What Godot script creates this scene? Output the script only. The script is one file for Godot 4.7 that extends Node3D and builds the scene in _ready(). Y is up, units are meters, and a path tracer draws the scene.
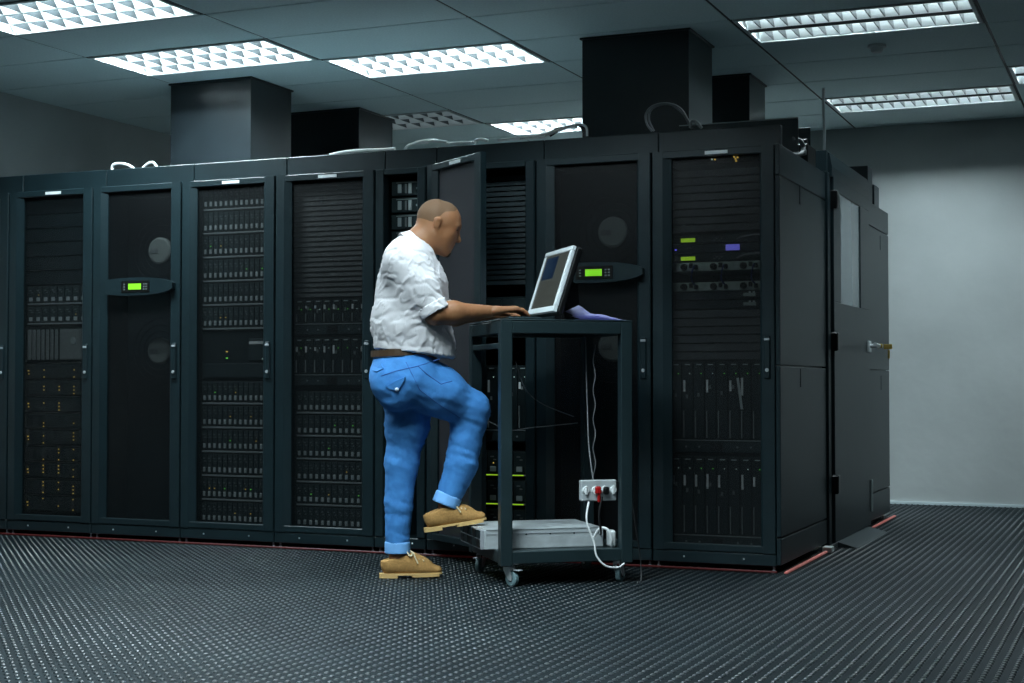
extends Node3D
# A server room: one row of black racks, an aisle door, a rolling cart and a person working at its screen.
# World: the front of the rack row is the plane z = 0, the right end of the row is x = 0, the floor is y = 0.

const CAM := Vector3(1.590, 0.883, 6.859)
const YAW := 0.40186
const PITCH := 0.02718
const FOCAL := 1501.05
const CEIL := 2.76
const MF := Vector3(0.82, 0, -0.572)      # the way the person faces
const MR := Vector3(0.572, 0, 0.82)       # the person's right
const MP := Vector3(-1.449, 0, 0.854)     # point on the floor below the person's hips
const CARTP := Vector3(-0.934, 0, 0.499)
const CARTA := 0.6632

var M := {}
var taken := {}
var rng := RandomNumberGenerator.new()

# ---------------------------------------------------------------- naming and tagging
func numbered(called: String) -> String:
	var n: int = taken.get(called, 0)
	taken[called] = n + 1
	return called if n == 0 else "%s_%03d" % [called, n]

func thing(called: String, label: String, category: String, at := Vector3.ZERO, turn := 0.0, group := "") -> Node3D:
	var o := Node3D.new()
	o.name = numbered(called)
	add_child(o)
	o.position = at
	o.rotation.y = turn
	tag(o, label, category, group)
	return o

func tag(o: Node, label: String, category: String, group := "") -> void:
	o.set_meta("label", label)
	o.set_meta("category", category)
	if group != "":
		o.set_meta("group", group)

func setting(called: String) -> Node3D:
	var o := Node3D.new()
	o.name = called
	add_child(o)
	o.set_meta("kind", "structure")
	return o

func put(called: String, mesh: Mesh, mat: Material, parent: Node, at := Vector3.ZERO, turn := Vector3.ZERO) -> MeshInstance3D:
	var o := MeshInstance3D.new()
	o.name = numbered(called) if parent == self else called
	o.mesh = mesh
	o.material_override = mat
	o.position = at
	o.rotation = turn
	parent.add_child(o, true)
	return o

# ---------------------------------------------------------------- mesh builders
func S() -> SurfaceTool:
	var st := SurfaceTool.new()
	st.begin(Mesh.PRIMITIVE_TRIANGLES)
	return st

func tri(st: SurfaceTool, a: Vector3, b: Vector3, c: Vector3, n: Vector3) -> void:
	var f := (b - a).cross(c - a)
	if f.length_squared() < 1e-16:
		return
	if f.dot(n) > 0.0:
		var t := b
		b = c
		c = t
		f = -f
	st.set_normal(-f.normalized())
	st.add_vertex(a)
	st.add_vertex(b)
	st.add_vertex(c)

func quad(st: SurfaceTool, a: Vector3, b: Vector3, c: Vector3, d: Vector3, n: Vector3) -> void:
	tri(st, a, b, c, n)
	tri(st, a, c, d, n)

# a box from lo to hi with chamfered edges
func box(st: SurfaceTool, lo: Vector3, hi: Vector3, bev := 0.0, B := Basis.IDENTITY, o := Vector3.ZERO) -> void:
	var m := (lo + hi) * 0.5
	var h := (hi - lo) * 0.5
	bev = minf(bev, minf(h.x, minf(h.y, h.z)) * 0.9)
	for ax in 3:
		var u := (ax + 1) % 3
		var v := (ax + 2) % 3
		for s in [-1.0, 1.0]:
			var q := []
			for k in [[-1, -1], [1, -1], [1, 1], [-1, 1]]:
				var p := Vector3.ZERO
				p[ax] = h[ax] * s
				p[u] = (h[u] - bev) * k[0]
				p[v] = (h[v] - bev) * k[1]
				q.append(o + B * (m + p))
			var n := Vector3.ZERO
			n[ax] = s
			quad(st, q[0], q[1], q[2], q[3], B * n)
	if bev <= 0.0:
		return
	for ax in 3:
		var u := (ax + 1) % 3
		var v := (ax + 2) % 3
		for su in [-1.0, 1.0]:
			for sv in [-1.0, 1.0]:
				var q := []
				for e in [[-1, 0], [1, 0], [1, 1], [-1, 1]]:
					var p := Vector3.ZERO
					p[ax] = (h[ax] - bev) * e[0]
					p[u] = (h[u] - (bev if e[1] == 0 else 0.0)) * su
					p[v] = (h[v] - (bev if e[1] == 1 else 0.0)) * sv
					q.append(o + B * (m + p))
				var n := Vector3.ZERO
				n[u] = su
				n[v] = sv
				quad(st, q[0], q[1], q[2], q[3], B * n)
	for sx in [-1.0, 1.0]:
		for sy in [-1.0, 1.0]:
			for sz in [-1.0, 1.0]:
				var s := Vector3(sx, sy, sz)
				var a := Vector3(h.x, h.y - bev, h.z - bev) * s
				var b := Vector3(h.x - bev, h.y, h.z - bev) * s
				var c := Vector3(h.x - bev, h.y - bev, h.z) * s
				tri(st, o + B * (m + a), o + B * (m + b), o + B * (m + c), B * s)

func boxmesh(lo: Vector3, hi: Vector3, bev := 0.0) -> ArrayMesh:
	var st := S()
	box(st, lo, hi, bev)
	return st.commit()

func cbox(st: SurfaceTool, c: Vector3, s: Vector3, bev := 0.0, B := Basis.IDENTITY, o := Vector3.ZERO) -> void:
	box(st, c - s * 0.5, c + s * 0.5, bev, B, o)

# a tube along points with radius r (smooth normals)
func tube(st: SurfaceTool, pts: Array, r: float, sides := 8, caps := true) -> void:
	var n := pts.size()
	var prev := Vector3.ZERO
	var rings := []
	for i in n:
		var t: Vector3 = (pts[mini(i + 1, n - 1)] - pts[maxi(i - 1, 0)]).normalized()
		var u: Vector3
		if i == 0:
			u = t.cross(Vector3.UP if absf(t.y) < 0.9 else Vector3.RIGHT).normalized()
		else:
			u = (prev - t * prev.dot(t)).normalized()
		prev = u
		var v := t.cross(u)
		var ring := []
		for k in sides:
			var a := TAU * k / sides
			ring.append([pts[i] + (u * cos(a) + v * sin(a)) * r, u * cos(a) + v * sin(a)])
		rings.append(ring)
	for i in n - 1:
		for k in sides:
			var a: Array = rings[i][k]
			var b: Array = rings[i][(k + 1) % sides]
			var c: Array = rings[i + 1][(k + 1) % sides]
			var d: Array = rings[i + 1][k]
			for w in [[a, b, c], [a, c, d]]:
				var q: Array = w
				var f: Vector3 = (q[1][0] - q[0][0]).cross(q[2][0] - q[0][0])
				if f.dot(q[0][1]) > 0:
					q = [w[0], w[2], w[1]]
				for e in q:
					st.set_normal(e[1])
					st.add_vertex(e[0])
	if caps:
		for e in [0, n - 1]:
			var out: Vector3 = (pts[0] - pts[1]) if e == 0 else (pts[n - 1] - pts[n - 2])
			for k in range(1, sides - 1):
				tri(st, rings[e][0][0], rings[e][k][0], rings[e][k + 1][0], out)

func smooth_path(pts: Array, steps := 5) -> Array:
	var out := []
	var n := pts.size()
	for i in n - 1:
		var a: Vector3 = pts[maxi(i - 1, 0)]
		var b: Vector3 = pts[i]
		var c: Vector3 = pts[i + 1]
		var d: Vector3 = pts[mini(i + 2, n - 1)]
		for k in steps:
			out.append(b.cubic_interpolate(c, a, d, float(k) / steps))
	out.append(pts[n - 1])
	return out

# a lathe around the axis through o along B.y; prof holds Vector2(radius, height)
func lathe(st: SurfaceTool, prof: Array, sides := 20, B := Basis.IDENTITY, o := Vector3.ZERO) -> void:
	for i in prof.size() - 1:
		var p: Vector2 = prof[i]
		var q: Vector2 = prof[i + 1]
		var nn := Vector2(q.y - p.y, p.x - q.x).normalized()
		for k in sides:
			var a := TAU * k / sides
			var b := TAU * (k + 1) / sides
			var mid := (a + b) * 0.5
			var n := Vector3(cos(mid) * nn.x, nn.y, sin(mid) * nn.x)
			quad(st, o + B * Vector3(cos(a) * p.x, p.y, sin(a) * p.x), o + B * Vector3(cos(b) * p.x, p.y, sin(b) * p.x),
				o + B * Vector3(cos(b) * q.x, q.y, sin(b) * q.x), o + B * Vector3(cos(a) * q.x, q.y, sin(a) * q.x), B * n)

# a polygon in the plane of B.x and B.y, thickened along B.z from z0 to z1
func prism(st: SurfaceTool, poly: PackedVector2Array, z0: float, z1: float, B := Basis.IDENTITY, o := Vector3.ZERO) -> void:
	var idx := Geometry2D.triangulate_polygon(poly)
	for e in [[z0, -1.0], [z1, 1.0]]:
		for k in range(0, idx.size(), 3):
			var t := []
			for j in 3:
				var p: Vector2 = poly[idx[k + j]]
				t.append(o + B * Vector3(p.x, p.y, e[0]))
			tri(st, t[0], t[1], t[2], B * Vector3(0, 0, e[1]))
	var cw := Geometry2D.is_polygon_clockwise(poly)
	for k in poly.size():
		var p: Vector2 = poly[k]
		var q: Vector2 = poly[(k + 1) % poly.size()]
		var n := Vector2(q.y - p.y, p.x - q.x)
		if cw:
			n = -n
		quad(st, o + B * Vector3(p.x, p.y, z0), o + B * Vector3(q.x, q.y, z0), o + B * Vector3(q.x, q.y, z1), o + B * Vector3(p.x, p.y, z1), B * Vector3(n.x, n.y, 0))

# ---------------------------------------------------------------- pixels to places
func ray(u: float, v: float) -> Vector3:
	var b := Basis.from_euler(Vector3(PITCH, YAW, 0))
	return b * Vector3((u - 512.0) / FOCAL, -(v - 341.5) / FOCAL, -1.0)

# the point on the person's side plane (offset s to the person's right) seen at a pixel
func mp(u: float, v: float, s: float) -> Vector3:
	var d := ray(u, v)
	var n := MR.normalized()
	var t := (s - (CAM - MP).dot(n)) / d.dot(n)
	return CAM + d * t - MP

# the point on the plane z = z0 seen at a pixel
func onz(u: float, v: float, z0: float) -> Vector3:
	var d := ray(u, v)
	return CAM + d * ((z0 - CAM.z) / d.z)

# ---------------------------------------------------------------- fields and surface nets
# a bone: [a, b, radius a, radius b, k, squash axis, squash, flat end]
func bone(a: Vector3, b: Vector3, ra: float, rb: float, k := 0.03, ax := Vector3.ZERO, sq := 1.0, flat := 0) -> Array:
	return [a, b, ra, rb, k, ax, sq, flat]

func net(bones: Array, cell: float, cuts := [], wrinkle := 0) -> ArrayMesh:
	var lo := Vector3(1e9, 1e9, 1e9)
	var hi := -lo
	for w in bones:
		var r: float = maxf(absf(w[2]), absf(w[3])) / minf(1.0, w[6]) + 0.02
		for e in [w[0], w[1]]:
			lo = lo.min(e - Vector3.ONE * r)
			hi = hi.max(e + Vector3.ONE * r)
	var n := Vector3i(((hi - lo) / cell).ceil()) + Vector3i.ONE * 3
	lo -= Vector3.ONE * cell
	var g := PackedFloat32Array()
	g.resize(n.x * n.y * n.z)
	g.fill(1.0)
	var sy := n.x
	var sz := n.x * n.y
	for w in bones:
		var a: Vector3 = w[0]
		var ba: Vector3 = w[1] - w[0]
		var ra: float = w[2]
		var rb: float = w[3]
		var k: float = w[4]
		var ax: Vector3 = w[5]
		var sq: float = w[6] - 1.0
		var flat: int = w[7]
		var carve := ra < 0.0
		ra = absf(ra)
		rb = absf(rb)
		var rr := maxf(ra, rb) / minf(1.0, w[6]) + k + cell * 2.0
		var b0 := Vector3i((((a.min(w[1]) - Vector3.ONE * rr) - lo) / cell).floor()).max(Vector3i.ZERO)
		var b1 := Vector3i((((a.max(w[1]) + Vector3.ONE * rr) - lo) / cell).ceil()).min(n - Vector3i.ONE)
		var dirn := ba.normalized()
		var len0 := ba.length()
		if sq != 0.0:
			ba += ax * (ba.dot(ax) * sq)
		var bb := maxf(ba.dot(ba), 1e-9)
		for z in range(b0.z, b1.z + 1):
			for y in range(b0.y, b1.y + 1):
				var i := b0.x + y * sy + z * sz
				for x in range(b0.x, b1.x + 1):
					var pa := lo + Vector3(x, y, z) * cell - a
					var raw := pa
					if sq != 0.0:
						pa += ax * (pa.dot(ax) * sq)
					var h := clampf(pa.dot(ba) / bb, 0.0, 1.0)
					var d := (pa - ba * h).length() - (ra + (rb - ra) * h)
					if flat & 1:
						d = maxf(d, raw.dot(dirn) - len0)
					if flat & 2:
						d = maxf(d, -raw.dot(dirn))
					var e := g[i]
					if carve:
						d = -d
						var m1 := maxf(k - absf(e - d), 0.0) / k
						g[i] = maxf(e, d) + m1 * m1 * k * 0.25
					else:
						var m2 := maxf(k - absf(e - d), 0.0) / k
						g[i] = minf(e, d) - m2 * m2 * k * 0.25
					i += 1
	for c in cuts:
		var o: Vector3 = c[0]
		var nn: Vector3 = c[1]
		var i := 0
		for z in n.z:
			for y in n.y:
				for x in n.x:
					if g[i] < 0.05:
						g[i] = maxf(g[i], (lo + Vector3(x, y, z) * cell - o).dot(nn))
					i += 1
	var vid := PackedInt32Array()
	vid.resize(g.size())
	vid.fill(-1)
	var pos := PackedVector3Array()
	var off := [0, 1, sy, sy + 1, sz, sz + 1, sz + sy, sz + sy + 1]
	var cor := []
	for k in 8:
		cor.append(Vector3(k & 1, (k >> 1) & 1, (k >> 2) & 1))
	var edges := [[0, 1], [2, 3], [4, 5], [6, 7], [0, 2], [1, 3], [4, 6], [5, 7], [0, 4], [1, 5], [2, 6], [3, 7]]
	for z in n.z - 1:
		for y in n.y - 1:
			var i := y * sy + z * sz
			for x in n.x - 1:
				var v0 := g[i]
				if v0 > cell * 4.0 or v0 < -cell * 4.0:
					i += 1
					continue
				var neg := 0
				for k in 8:
					if g[i + off[k]] < 0.0:
						neg += 1
				if neg > 0 and neg < 8:
					var sum := Vector3.ZERO
					var cnt := 0
					for e in edges:
						var d0 := g[i + off[e[0]]]
						var d1 := g[i + off[e[1]]]
						if (d0 < 0.0) != (d1 < 0.0):
							sum += cor[e[0]].lerp(cor[e[1]], d0 / (d0 - d1))
							cnt += 1
					vid[i] = pos.size()
					pos.append(lo + (Vector3(x, y, z) + sum / cnt) * cell)
				i += 1
	var idx := PackedInt32Array()
	for z in range(1, n.z - 1):
		for y in range(1, n.y - 1):
			var i := 1 + y * sy + z * sz
			for x in range(1, n.x - 1):
				var a := g[i]
				if absf(a) < cell * 4.0:
					var ina := a < 0.0
					for e in [[1, sy, sz], [sy, sz, 1], [sz, 1, sy]]:
						if ina != (g[i + e[0]] < 0.0):
							var p0 := vid[i]
							var p1 := vid[i - e[1]]
							var p2 := vid[i - e[1] - e[2]]
							var p3 := vid[i - e[2]]
							if p0 < 0 or p1 < 0 or p2 < 0 or p3 < 0:
								continue
							if ina:
								idx.append_array([p0, p2, p1, p0, p3, p2])
							else:
								idx.append_array([p0, p1, p2, p0, p2, p3])
				i += 1
	var nor := net_normals(pos, idx)
	if wrinkle > 0:
		for k in pos.size():
			pos[k] += nor[k] * fold(wrinkle, pos[k])
		nor = net_normals(pos, idx)
	var arr := []
	arr.resize(Mesh.ARRAY_MAX)
	arr[Mesh.ARRAY_VERTEX] = pos
	arr[Mesh.ARRAY_NORMAL] = nor
	arr[Mesh.ARRAY_INDEX] = idx
	var m := ArrayMesh.new()
	m.add_surface_from_arrays(Mesh.PRIMITIVE_TRIANGLES, arr)
	return m

func net_normals(pos: PackedVector3Array, idx: PackedInt32Array) -> PackedVector3Array:
	var nor := PackedVector3Array()
	nor.resize(pos.size())
	for k in range(0, idx.size(), 3):
		var a := pos[idx[k]]
		var f := (pos[idx[k + 2]] - a).cross(pos[idx[k + 1]] - a)
		nor[idx[k]] += f
		nor[idx[k + 1]] += f
		nor[idx[k + 2]] += f
	for k in nor.size():
		nor[k] = nor[k].normalized()
	return nor

# ---------------------------------------------------------------- materials
func mat(c: Color, rough: float, metal := 0.0, spec := 0.5) -> StandardMaterial3D:
	var m := StandardMaterial3D.new()
	m.albedo_color = c
	m.roughness = rough
	m.metallic = metal
	m.metallic_specular = spec
	return m

func noise_tex(freq: float, lo: Color, hi: Color, seed_: int, size := 256, oct := 4) -> NoiseTexture2D:
	var n := FastNoiseLite.new()
	n.seed = seed_
	n.frequency = freq
	n.fractal_octaves = oct
	var g := Gradient.new()
	g.set_color(0, lo)
	g.set_color(1, hi)
	var t := NoiseTexture2D.new()
	t.width = size
	t.height = size
	t.seamless = true
	t.noise = n
	t.color_ramp = g
	return t

func noise_normal(freq: float, seed_: int, strength: float, size := 256) -> NoiseTexture2D:
	var n := FastNoiseLite.new()
	n.seed = seed_
	n.frequency = freq
	var t := NoiseTexture2D.new()
	t.width = size
	t.height = size
	t.seamless = true
	t.noise = n
	t.as_normal_map = true
	t.bump_strength = strength
	return t

func tri_tex(m: StandardMaterial3D, t: Texture2D, scale_: float, world := true) -> StandardMaterial3D:
	m.albedo_texture = t
	m.uv1_triplanar = true
	m.uv1_world_triplanar = world
	m.uv1_scale = Vector3.ONE * scale_
	return m

func glow(c: Color, e: float) -> StandardMaterial3D:
	var m := mat(c, 0.5)
	m.emission_enabled = true
	m.emission = c
	m.emission_energy_multiplier = e
	return m

func pane(c: Color, a: float, rough := 0.4) -> StandardMaterial3D:
	var m := mat(Color(c.r, c.g, c.b, a), rough)
	m.transparency = BaseMaterial3D.TRANSPARENCY_ALPHA
	return m

func make_materials() -> void:
	var coat := noise_tex(0.02, Color(0.86, 0.86, 0.86), Color(1, 1, 1), 3)
	M.wall = tri_tex(mat(Color(0.71, 0.728, 0.725), 0.85), noise_tex(0.012, Color(0.93, 0.93, 0.93), Color(1, 1, 1), 5), 0.35)
	M.wall.normal_enabled = true
	M.wall.normal_texture = noise_normal(0.09, 11, 1.2)
	M.wall.normal_scale = 0.1
	M.skirt = mat(Color(0.72, 0.77, 0.78), 0.6)
	M.tile = tri_tex(mat(Color(0.9, 0.97, 0.975), 0.9), noise_tex(0.15, Color(0.94, 0.94, 0.94), Color(1, 1, 1), 8), 1.5)
	M.tbar = mat(Color(0.16, 0.18, 0.19), 0.6)
	var rubber_grain := noise_tex(0.01, Color(0.72, 0.74, 0.76), Color(1, 1, 1), 21, 512)
	var rubber := Color(0.1, 0.138, 0.153)
	M.floor = tri_tex(mat(rubber, 0.6, 0.0, 0.2), rubber_grain, 0.3)
	M.stud = tri_tex(mat(rubber, 0.31, 0.0, 0.55), rubber_grain, 0.3)     # the same rubber, polished by feet
	M.black = tri_tex(mat(Color(0.085, 0.153, 0.172), 0.4, 0.0, 0.45), coat, 0.6)
	M.hub = mat(Color(0.5, 0.54, 0.53), 0.6)
	M.cart = tri_tex(mat(Color(0.12, 0.185, 0.2), 0.42), coat, 0.6)
	M.duct = tri_tex(mat(Color(0.115, 0.145, 0.16), 0.3), coat, 0.8)
	M.perf = pane(Color(0.03, 0.06, 0.07), 0.36, 0.42)
	M.perf_cool = pane(Color(0.03, 0.05, 0.06), 0.4, 0.42)
	M.perf_open = pane(Color(0.20, 0.20, 0.22), 0.8, 0.45)
	M.steel = mat(Color(0.8, 0.82, 0.83), 0.3, 0.4)
	M.zinc = mat(Color(0.68, 0.7, 0.72), 0.4, 0.3)
	M.white = mat(Color(0.85, 0.87, 0.87), 0.5)
	M.cable_white = mat(Color(0.93, 0.94, 0.94), 0.55)
	M.cable_grey = mat(Color(0.45, 0.46, 0.47), 0.5)
	M.cable_grey2 = mat(Color(0.36, 0.37, 0.38), 0.6)
	M.cable_dark = mat(Color(0.05, 0.05, 0.055), 0.5)
	M.cable_blue = mat(Color(0.08, 0.14, 0.42), 0.5)
	M.chassis = mat(Color(0.085, 0.13, 0.14), 0.5, 0.0, 0.35)
	M.carrier = mat(Color(0.15, 0.2, 0.21), 0.5, 0.0, 0.35)
	M.tab = mat(Color(0.7, 0.74, 0.74), 0.4, 0.2)
	M.rail = mat(Color(0.56, 0.6, 0.6), 0.4, 0.2)
	M.greybar = tri_tex(mat(Color(0.66, 0.72, 0.69), 0.5), coat, 3.0)
	M.silver = tri_tex(mat(Color(0.78, 0.81, 0.82), 0.4, 0.2), noise_tex(0.03, Color(0.85, 0.85, 0.85), Color(1, 1, 1), 31), 2.0)
	M.stripe = mat(Color(0.42, 0.45, 0.45), 0.45)
	M.lcd = glow(Color(0.47, 0.78, 0.12), 0.6)
	M.lcd_yellow = glow(Color(0.68, 0.9, 0.18), 0.6)
	M.lcd_purple = glow(Color(0.5, 0.5, 1.0), 0.55)
	M.led_green = glow(Color(0.45, 0.95, 0.35), 1.3)
	M.led_amber = glow(Color(0.9, 0.76, 0.36), 0.95)
	M.led_blue = glow(Color(0.4, 0.4, 1.0), 1.6)
	M.led_white = glow(Color(0.8, 0.92, 0.9), 0.8)
	M.led_red = glow(Color(0.3, 0.05, 0.05), 0.08)
	M.led_off = mat(Color(0.9, 0.55, 0.5), 0.4)
	M.red = mat(Color(0.62, 0.05, 0.06), 0.4)
	M.rubber = mat(Color(0.06, 0.065, 0.07), 0.7)
	M.wheel = mat(Color(0.42, 0.52, 0.54), 0.4)
	M.bezel = mat(Color(0.86, 0.89, 0.9), 0.35)
	M.plastic = mat(Color(0.035, 0.038, 0.042), 0.35)
	M.paper = mat(Color(0.86, 0.86, 0.95), 0.8)
	M.paper.backlight_enabled = true
	M.paper.backlight = Color(0.7, 0.7, 0.85)
	M.glass = pane(Color(0.62, 0.7, 0.72), 0.75, 0.12)
	M.glass_door = pane(Color(0.5, 0.56, 0.58), 0.85, 0.2)
	M.led_red2 = glow(Color(0.8, 0.46, 0.43), 0.12)
	M.screen = mat(Color(0.02, 0.02, 0.02), 0.2)
	M.screen.emission_enabled = true
	M.screen.emission_texture = screen_image()
	M.screen.emission = Color(1, 1, 1)
	M.screen.emission_operator = BaseMaterial3D.EMISSION_OP_MULTIPLY
	M.screen.emission_energy_multiplier = 0.42
	M.brass = mat(Color(0.8, 0.68, 0.36), 0.3, 0.8)
	M.tube = glow(Color(0.9, 0.98, 1.0), 3.2)
	M.tube_dim = glow(Color(0.8, 0.95, 0.9), 0.12)
	M.reflector = mat(Color(0.88, 0.9, 0.9), 0.28, 0.55)
	M.louvre = mat(Color(0.32, 0.34, 0.35), 0.12, 0.95)
	M.skin = mat(Color(0.55, 0.372, 0.245), 0.55)
	M.skin.subsurf_scatter_enabled = true
	M.skin.subsurf_scatter_strength = 0.12
	M.hair = tri_tex(mat(Color(0.47, 0.345, 0.235), 0.75), noise_tex(0.3, Color(0.72, 0.72, 0.72), Color(1, 1, 1), 41), 6.0, false)
	M.beard = mat(Color(0.17, 0.12, 0.095), 0.8)
	M.eye = mat(Color(0.85, 0.82, 0.78), 0.25)
	M.iris = mat(Color(0.05, 0.035, 0.03), 0.2)
	M.lip = mat(Color(0.36, 0.2, 0.17), 0.5)
	M.brow = mat(Color(0.1, 0.07, 0.055), 0.8)
	M.shirt = tri_tex(mat(Color(0.85, 0.84, 0.85), 0.85), noise_tex(0.2, Color(0.95, 0.95, 0.95), Color(1, 1, 1), 43), 4.0, false)
	M.jeans = tri_tex(mat(Color(0.25, 0.53, 0.79), 0.85), noise_tex(0.03, Color(0.84, 0.86, 0.9), Color(1, 1, 1), 44), 3.0, false)
	M.denim_reverse = mat(Color(0.47, 0.7, 0.93), 0.85)
	M.jeans_seam = mat(Color(0.16, 0.33, 0.6), 0.9)
	M.belt = mat(Color(0.26, 0.19, 0.12), 0.5)
	M.suede = tri_tex(mat(Color(0.76, 0.58, 0.34), 0.85), noise_tex(0.06, Color(0.78, 0.76, 0.72), Color(1, 1, 1), 45), 5.0, false)
	M.sole = mat(Color(0.82, 0.68, 0.44), 0.7)
	M.lace = mat(Color(0.85, 0.8, 0.66), 0.7)
	M.button = mat(Color(0.8, 0.85, 0.9), 0.3)

# ---------------------------------------------------------------- the scene
func _ready() -> void:
	rng.seed = 7
	var cam := Camera3D.new()
	cam.name = "camera"
	cam.position = CAM
	cam.rotation = Vector3(PITCH, YAW, 0)
	cam.fov = rad_to_deg(2.0 * atan(341.5 / FOCAL))
	cam.near = 0.05
	cam.far = 60.0
	add_child(cam)
	cam.current = true
	var we := WorldEnvironment.new()
	var env := Environment.new()
	env.background_mode = Environment.BG_COLOR
	env.background_color = Color(0, 0, 0)
	env.tonemap_mode = Environment.TONE_MAPPER_LINEAR
	env.tonemap_exposure = 1.0
	env.sdfgi_enabled = true
	env.ssao_enabled = true
	env.ssil_enabled = true
	we.environment = env
	add_child(we)
	make_materials()
	build_room()
	build_lights()
	print("room ", Time.get_ticks_msec())
	build_racks()
	build_aisle_end()
	build_ducts()
	build_row_cables()
	print("racks ", Time.get_ticks_msec())
	build_cart()
	print("cart ", Time.get_ticks_msec())
	build_person()
	print("person ", Time.get_ticks_msec())

const LIGHT_E := 4.7
const LIGHT_COL := Color(0.89, 0.972, 1.0)
const TX := 1.22
const TZ := 0.585
const X0 := -4.06
const Z0 := -0.12

# column, row (row 0 is from z = Z0 - TZ to Z0), kind, label
var fixtures := [
	[0, 0, 3, "bright recessed ceiling light above the grey duct with the light-catching front"],
	[1, 1, 3, "recessed ceiling light with dark louvre triangles above the person's head"],
	[3, 1, 2, "twin-row recessed ceiling light beside the smoke detector"],
	[3, 5, 2, "twin-row recessed ceiling light close to the back wall"],
	[1, 5, 3, "recessed ceiling light partly hidden behind the large black duct"],
	[0, 4, 3, "dim recessed ceiling light behind the black duct at the row's back"],
	[0, -2, 3, "recessed ceiling light at the top edge over the front aisle"],
	[4, 4, 2, "twin-row recessed ceiling light cut off by the right edge"],
	[2, -5, 3, "recessed ceiling light over the front aisle near the cart"],
	[2, -3, 2, "twin-row recessed ceiling light over the front aisle"],
	[2, -7, 3, "recessed ceiling light over the middle of the front room"],
	[3, -9, 2, "twin-row recessed ceiling light over the front right of the room"],
]

func is_fixture(cx: int, rz: int) -> bool:
	for f in fixtures:
		if f[0] == cx and f[1] == rz:
			return true
	return false

func build_room() -> void:
	var fl := setting("floor")
	put("floor_sheet", boxmesh(Vector3(-5.4, -0.12, -4.5), Vector3(4.5, 0, 8.6)), M.floor, fl)
	# raised round studs of the rubber floor, 40 mm apart
	var st := S()
	lathe(st, [Vector2(0.0094, 0.0), Vector2(0.0085, 0.0022), Vector2(0.0066, 0.0039), Vector2(0.0038, 0.005), Vector2(0.0, 0.0054)], 12)
	var mm := MultiMesh.new()
	mm.transform_format = MultiMesh.TRANSFORM_3D
	mm.mesh = st.commit()
	var spots := []
	for i in range(0, 215):
		for k in range(0, 215):
			var x := -5.2 + i * 0.04
			var z := -4.3 + k * 0.04
			if z > 4.0 or x > 3.0 or (x < -0.03 and z < -0.1 and z > -1.0):
				continue
			spots.append(Vector3(x, -0.0002, z))
	mm.instance_count = spots.size()
	for i in spots.size():
		mm.set_instance_transform(i, Transform3D(Basis.IDENTITY, spots[i]))
	var mi := MultiMeshInstance3D.new()
	mi.name = "floor_stud"
	mi.multimesh = mm
	mi.material_override = M.stud
	mi.set_meta("kind", "stuff")
	fl.add_child(mi)
	# walls with thickness
	put("plaster", boxmesh(Vector3(-5.4, 0, -4.29), Vector3(-5.23, 3.1, 8.4)), M.wall, setting("wall_left"))
	put("plaster", boxmesh(Vector3(-5.4, 0, -4.5), Vector3(4.5, 3.1, -4.29)), M.wall, setting("wall_back"))
	put("plaster", boxmesh(Vector3(4.3, 0, -4.29), Vector3(4.5, 3.1, 8.4)), M.wall, setting("wall_right"))
	put("plaster", boxmesh(Vector3(-5.4, 0, 8.4), Vector3(4.5, 3.1, 8.6)), M.wall, setting("wall_front"))
	put("strip", boxmesh(Vector3(-5.23, 0, -4.29), Vector3(4.3, 0.022, -4.275), 0.002), M.skirt, setting("baseboard_back"))
	# ceiling: lay-in panels in a dark grid
	var ce := setting("ceiling")
	put("slab", boxmesh(Vector3(-5.4, 3.0, -4.5), Vector3(4.5, 3.1, 8.6)), M.tbar, ce)
	var tile := boxmesh(Vector3(0.007, 0, 0.007), Vector3(TX - 0.007, 0.018, TZ - 0.007), 0.003)
	for cx in range(-1, 7):
		for rz in range(-15, 8):
			var x := X0 + cx * TX
			var z := Z0 - (rz + 1) * TZ
			if x + TX > 4.6 or z + TZ < -4.3 or z > 8.4 or is_fixture(cx, rz):
				continue
			put("ceiling_tile", tile, M.tile, ce, Vector3(x, CEIL, z))
	for cx in range(-1, 8):
		var x := X0 + cx * TX
		put("grid_bar", boxmesh(Vector3(x - 0.011, CEIL + 0.004, -4.29), Vector3(x + 0.011, CEIL + 0.03, 8.4)), M.tbar, ce)
	for rz in range(-15, 8):
		var z := Z0 - rz * TZ
		put("grid_bar", boxmesh(Vector3(-5.23, CEIL + 0.005, z - 0.01), Vector3(4.3, CEIL + 0.03, z + 0.01)), M.tbar, ce)

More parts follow.
